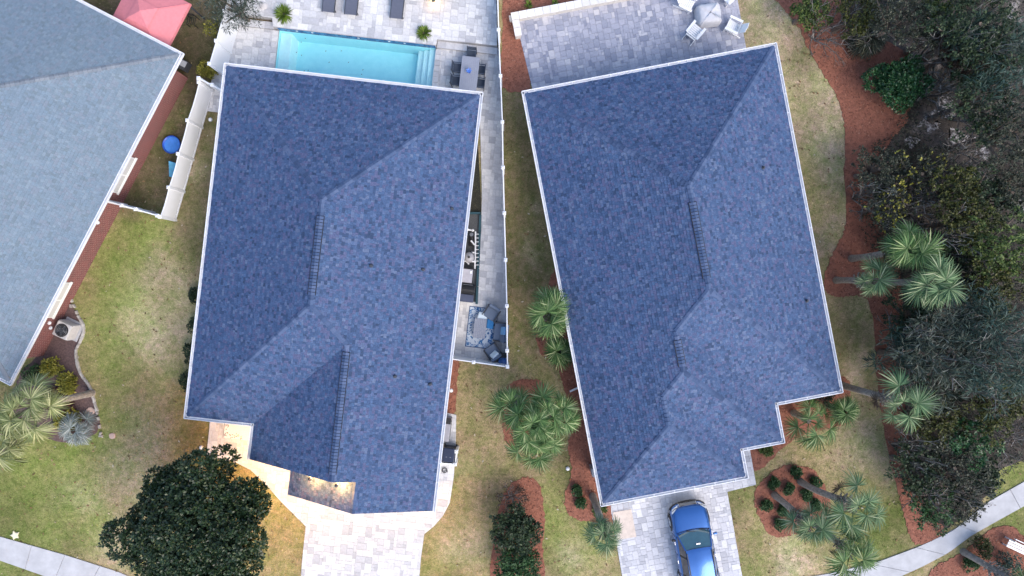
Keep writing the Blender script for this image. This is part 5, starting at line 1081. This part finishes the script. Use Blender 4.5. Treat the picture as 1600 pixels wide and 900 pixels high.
for sx in (-1, 1):
    for sy in (-1, 1): MB().box((sx * 1.46, sy * 1.46, .9), (.07, .07, 1.8)).build('post', M_DARKG, gz); MB().bar((sx * 1.53, sy * 1.53, 1.875), (sx * .52, sy * .52, 2.31), .04, .03).build('rafter', M_PINK, gz)
mc = thing('metal_chair', 'black metal chair frame on the slab beside the pink canopy', 'chair', (*G(300, 33, .4), .05), F1[2] + .3)
for k in range(5): MB().box((-.2 + k * .1, 0, .42), (.03, .42, .02)).build('seat_slat', M_BLACK, mc)
for sx in (-1, 1):
    for sy in (-1, 1): MB().box((sx * .22, sy * .22, .22 if sy < 0 else .42), (.03, .03, .44 if sy < 0 else .84)).build('leg', M_BLACK, mc)
MB().box((0, .22, .8), (.46, .03, .05)).build('back_rail', M_BLACK, mc); MB().box((0, .22, .6), (.46, .03, .05)).build('back_rail', M_BLACK, mc)
hx = thing('utility_cabinet', 'small dark utility box at the corner of the brick house', 'cabinet', (*G(284, 100, .6), .0), F1[2]); MB().box((0, 0, .3), (.35, .5, .6)).build('cabinet', M_DARKG, hx, bevel=.02); MB().box((.02, .05, .62), (.4, .3, .04)).build('lid', plain('lid_grey', (.35, .37, .4), .5), hx)
kp = thing('wading_pool', 'small round blue plastic wading pool by the scalloped fence', 'wading pool', (*G(268, 226, .2), .01)); MB().lathe((0, 0, 0), [(.42, 0), (.45, .2), (.47, .22), (.44, .22), (.41, .05)], 28).build('basin', plain('blue_plastic', (.02, .1, .5), .35), kp, smooth=True); MB().lathe((0, 0, .1), [(.43, 0), (.4, .012), (.02, .014)], 28).build('water', plain('wading_water', (.08, .28, .75), .08), kp)
fl = thing('toy_slide', 'pale blue plastic slide behind the scalloped fence', 'slide', (*G(270, 268, .4), .0), R(72)); MB().grid([[(x, y * .22, .1 + .5 * t + abs(y) * .08) for y in (-1, -.5, 0, .5, 1)] for t, x in zip(np.linspace(0, 1, 7), np.linspace(-.3, .45, 7))]).build('chute', plain('pale_blue_plastic', (.12, .42, .62), .4), fl, smooth=True)
for s_ in (-1, 1): MB().box((.45, s_ * .2, .28), (.05, .05, .56)).build('leg', plain('blue_leg', (.03, .2, .5), .4), fl)
# stone edging of the palm bed
se = thing('stone_edging', 'curved row of pale stones edging the palm bed', 'edging', (*G(120, 545), .0)); ox, oy = G(120, 545); rr = random.Random(6)
path = smooth_poly([(112, 478), (124, 495), (132, 512), (128, 530), (120, 548), (122, 568), (128, 585), (140, 602), (147, 622), (153, 645), (156, 672)], 5)[:50]
M_STONE = pieces('edging_stone', [(0, (.3, .28, .26)), (1, (.5, .48, .45))], 'object')
for k, (u, v) in enumerate(path[::1]):
    x, y = G(u, v); u2, v2 = path[min(k + 1, 49)]; MB().box((x - ox, y - oy, .07), (rr.uniform(.15, .24), rr.uniform(.1, .15), .14), math.atan2(-(v2 - v), u2 - u) + rr.uniform(-.2, .2), taper=.8).build('stone', M_STONE, se, bevel=.02)
def stone(name, label, u, v, r, mt, h=.05, star=False):
    o = thing(name, label, 'stone', (*G(u, v), .0)); rr = random.Random(u); P = []
    for k in range(10): a = k * .628; q = r * ((1.25 if k % 2 else .7) if star else rr.uniform(.85, 1.1)); P.append((q * math.cos(a), q * math.sin(a)))
    MB().prism(P, 0, h).build('slab', mt, o, bevel=.01); MB().prism([(x * .8, y * .8) for x, y in P], h - .01, h + .015).build('top', mt, o, bevel=.006)
pinkst = plain('pink_stone', (.5, .36, .3), .9); stone('stepping_stone', 'round pinkish stepping stone on the lawn', 176, 681, .17, pinkst); stone('stepping_stone', 'pinkish stone inside the stone edged bed', 142, 643, .24, pinkst, .08)
stone('garden_star', 'pale star shaped stone beside the lower left sidewalk', 24, 836, .2, plain('cream_stone', (.72, .66, .5), .8), .06, True)
for u, v, t in ((315, 699, 'in the lawn left of the front walk'), (705, 468 + 142, 'on the mulch strip by the middle house'), (887, 732, 'on the mulch by the right house'), (329, 187, 'in the grass strip beside the scalloped fence')):
    o = thing('ground_light', 'small white lawn fixture ' + t, 'lawn fixture', (*G(u, v), .03)); MB().lathe((0, 0, 0), [(.09, 0), (.09, .04), (.05, .06)], 12).build('dome', M_WHITE, o, smooth=True); MB().lathe((0, 0, -.03), [(.11, 0), (.11, .035)], 12).build('collar', M_CONC, o)
bo = thing('boulder', 'pale boulder at the left end of the upper terrace', 'boulder', (*G(410, 8, .5), .35)); rs = np.random.RandomState(9); bm = bmesh.new(); bmesh.ops.create_icosphere(bm, subdivisions=3, radius=.3)
for v in bm.verts: v.co *= 1 + .12 * math.sin(v.co.x * 9 + 1) * math.cos(v.co.y * 11); v.co.z *= .7
me = bpy.data.meshes.new('rock'); bm.to_mesh(me); bm.free(); me.materials.append(plain('pale_rock', (.5, .48, .48), .9, bmp=.4)); link(bpy.data.objects.new('rock', me), bo)
# white rail at the lower right corner, and a shrub pair beside it
wr = thing('white_bench', 'white slatted bench cut off at the lower right corner', 'bench', (*G(1580, 842, .5), .03), R(-25))
for k in range(3): MB().box((.75, -.1 - k * .15, .45), (1.6, .12, .035)).build('slat', M_SEAT, wr)
MB().box((.75, .08, .75), (1.6, .04, .12)).build('back_rail', M_SEAT, wr)
for x in (.05, 1.45): MB().box((x, -.05, .38), (.07, .07, .76)).build('leg', M_SEAT, wr); MB().box((x, -.42, .22), (.07, .07, .44)).build('leg', M_SEAT, wr)
shrub('dark_shrub', 'dark round shrub in the bed below the curved sidewalk', 1532, 858, .65, 'olive', 90, .9); shrub('dark_shrub', 'low dark shrub under the slanted trunk at the lower right', 1518, 884, .45, 'shrub', 91, .5); shrub('dark_shrub', 'green shrub at the lower right corner of the picture', 1580, 880, .7, 'bluegreen', 92, 1.0)
# ------------------------------------------------------------------ lamps that are lit in the photograph
WARM = (1.0, .5, .12); M_LAMP = emit('lamp_glow', (1, .75, .42), 14)
def lamp(name, label, loc, power, rad=.08, mount=None, tint=None):
    o = thing(name, label, 'lamp', loc); MB().lathe((0, 0, 0), [(.05, -.06), (.06, 0), (.05, .06)], 12).build('bulb', M_LAMP, o)
    MB().lathe((0, 0, .062), [(.09, 0), (.08, .03), (.02, .07)], 12).build('shade', M_DARKG, o)
    if mount: MB().bar((0, 0, .1), mount, .03, .03).build('bracket', M_DARKG, o)
    ld = bpy.data.lights.new(name + '_light', 'POINT'); ld.energy = power; ld.color = tint or WARM; ld.shadow_soft_size = rad; l = bpy.data.objects.new('lamp_light', ld); link(l, o); l.location = (0, 0, -.1)
def w2(x, y, z): p = to_world(F2, (x, y)); return (p[0], p[1], z)
lamp('wall_lamp', 'warm lamp low on the upper front gable above the left end of the lower roof', w2(-5.7, -18.86, 4.05), 150, .2, mount=(0, .5, .1), tint=(1.0, .44, .1))
lamp('wall_lamp', 'warm lamp on the upper front gable shining on the lower roof', w2(-4.3, -18.82, 4.7), 175, .2, mount=(0.0, .5, .1), tint=(1.0, .44, .1))
lamp('wall_lamp', 'warm lamp on the garage wall left of the garage door', w2(-6.2, -19.95, 2.0), 120, mount=(0, .2, .1))
lamp('wall_lamp', 'warm lamp on the garage wall right of the garage door', w2(-.9, -19.95, 2.0), 60, mount=(0, .2, .1))
lamp('porch_lamp', 'warm lamp at the front entry above the mat', w2(-10.9, -16.75, 2.2), 14, mount=(0, .25, .1))
lamp('porch_lamp', 'warm lamp on the side of the garage wing facing the lawn', w2(-8.8, -18.5, 2.4), 270, mount=(.25, .2, .1))
lamp('garden_lamp', 'small lit lamp under the palm above the pool terrace', (*G(678, 4, .6), .75), 5)
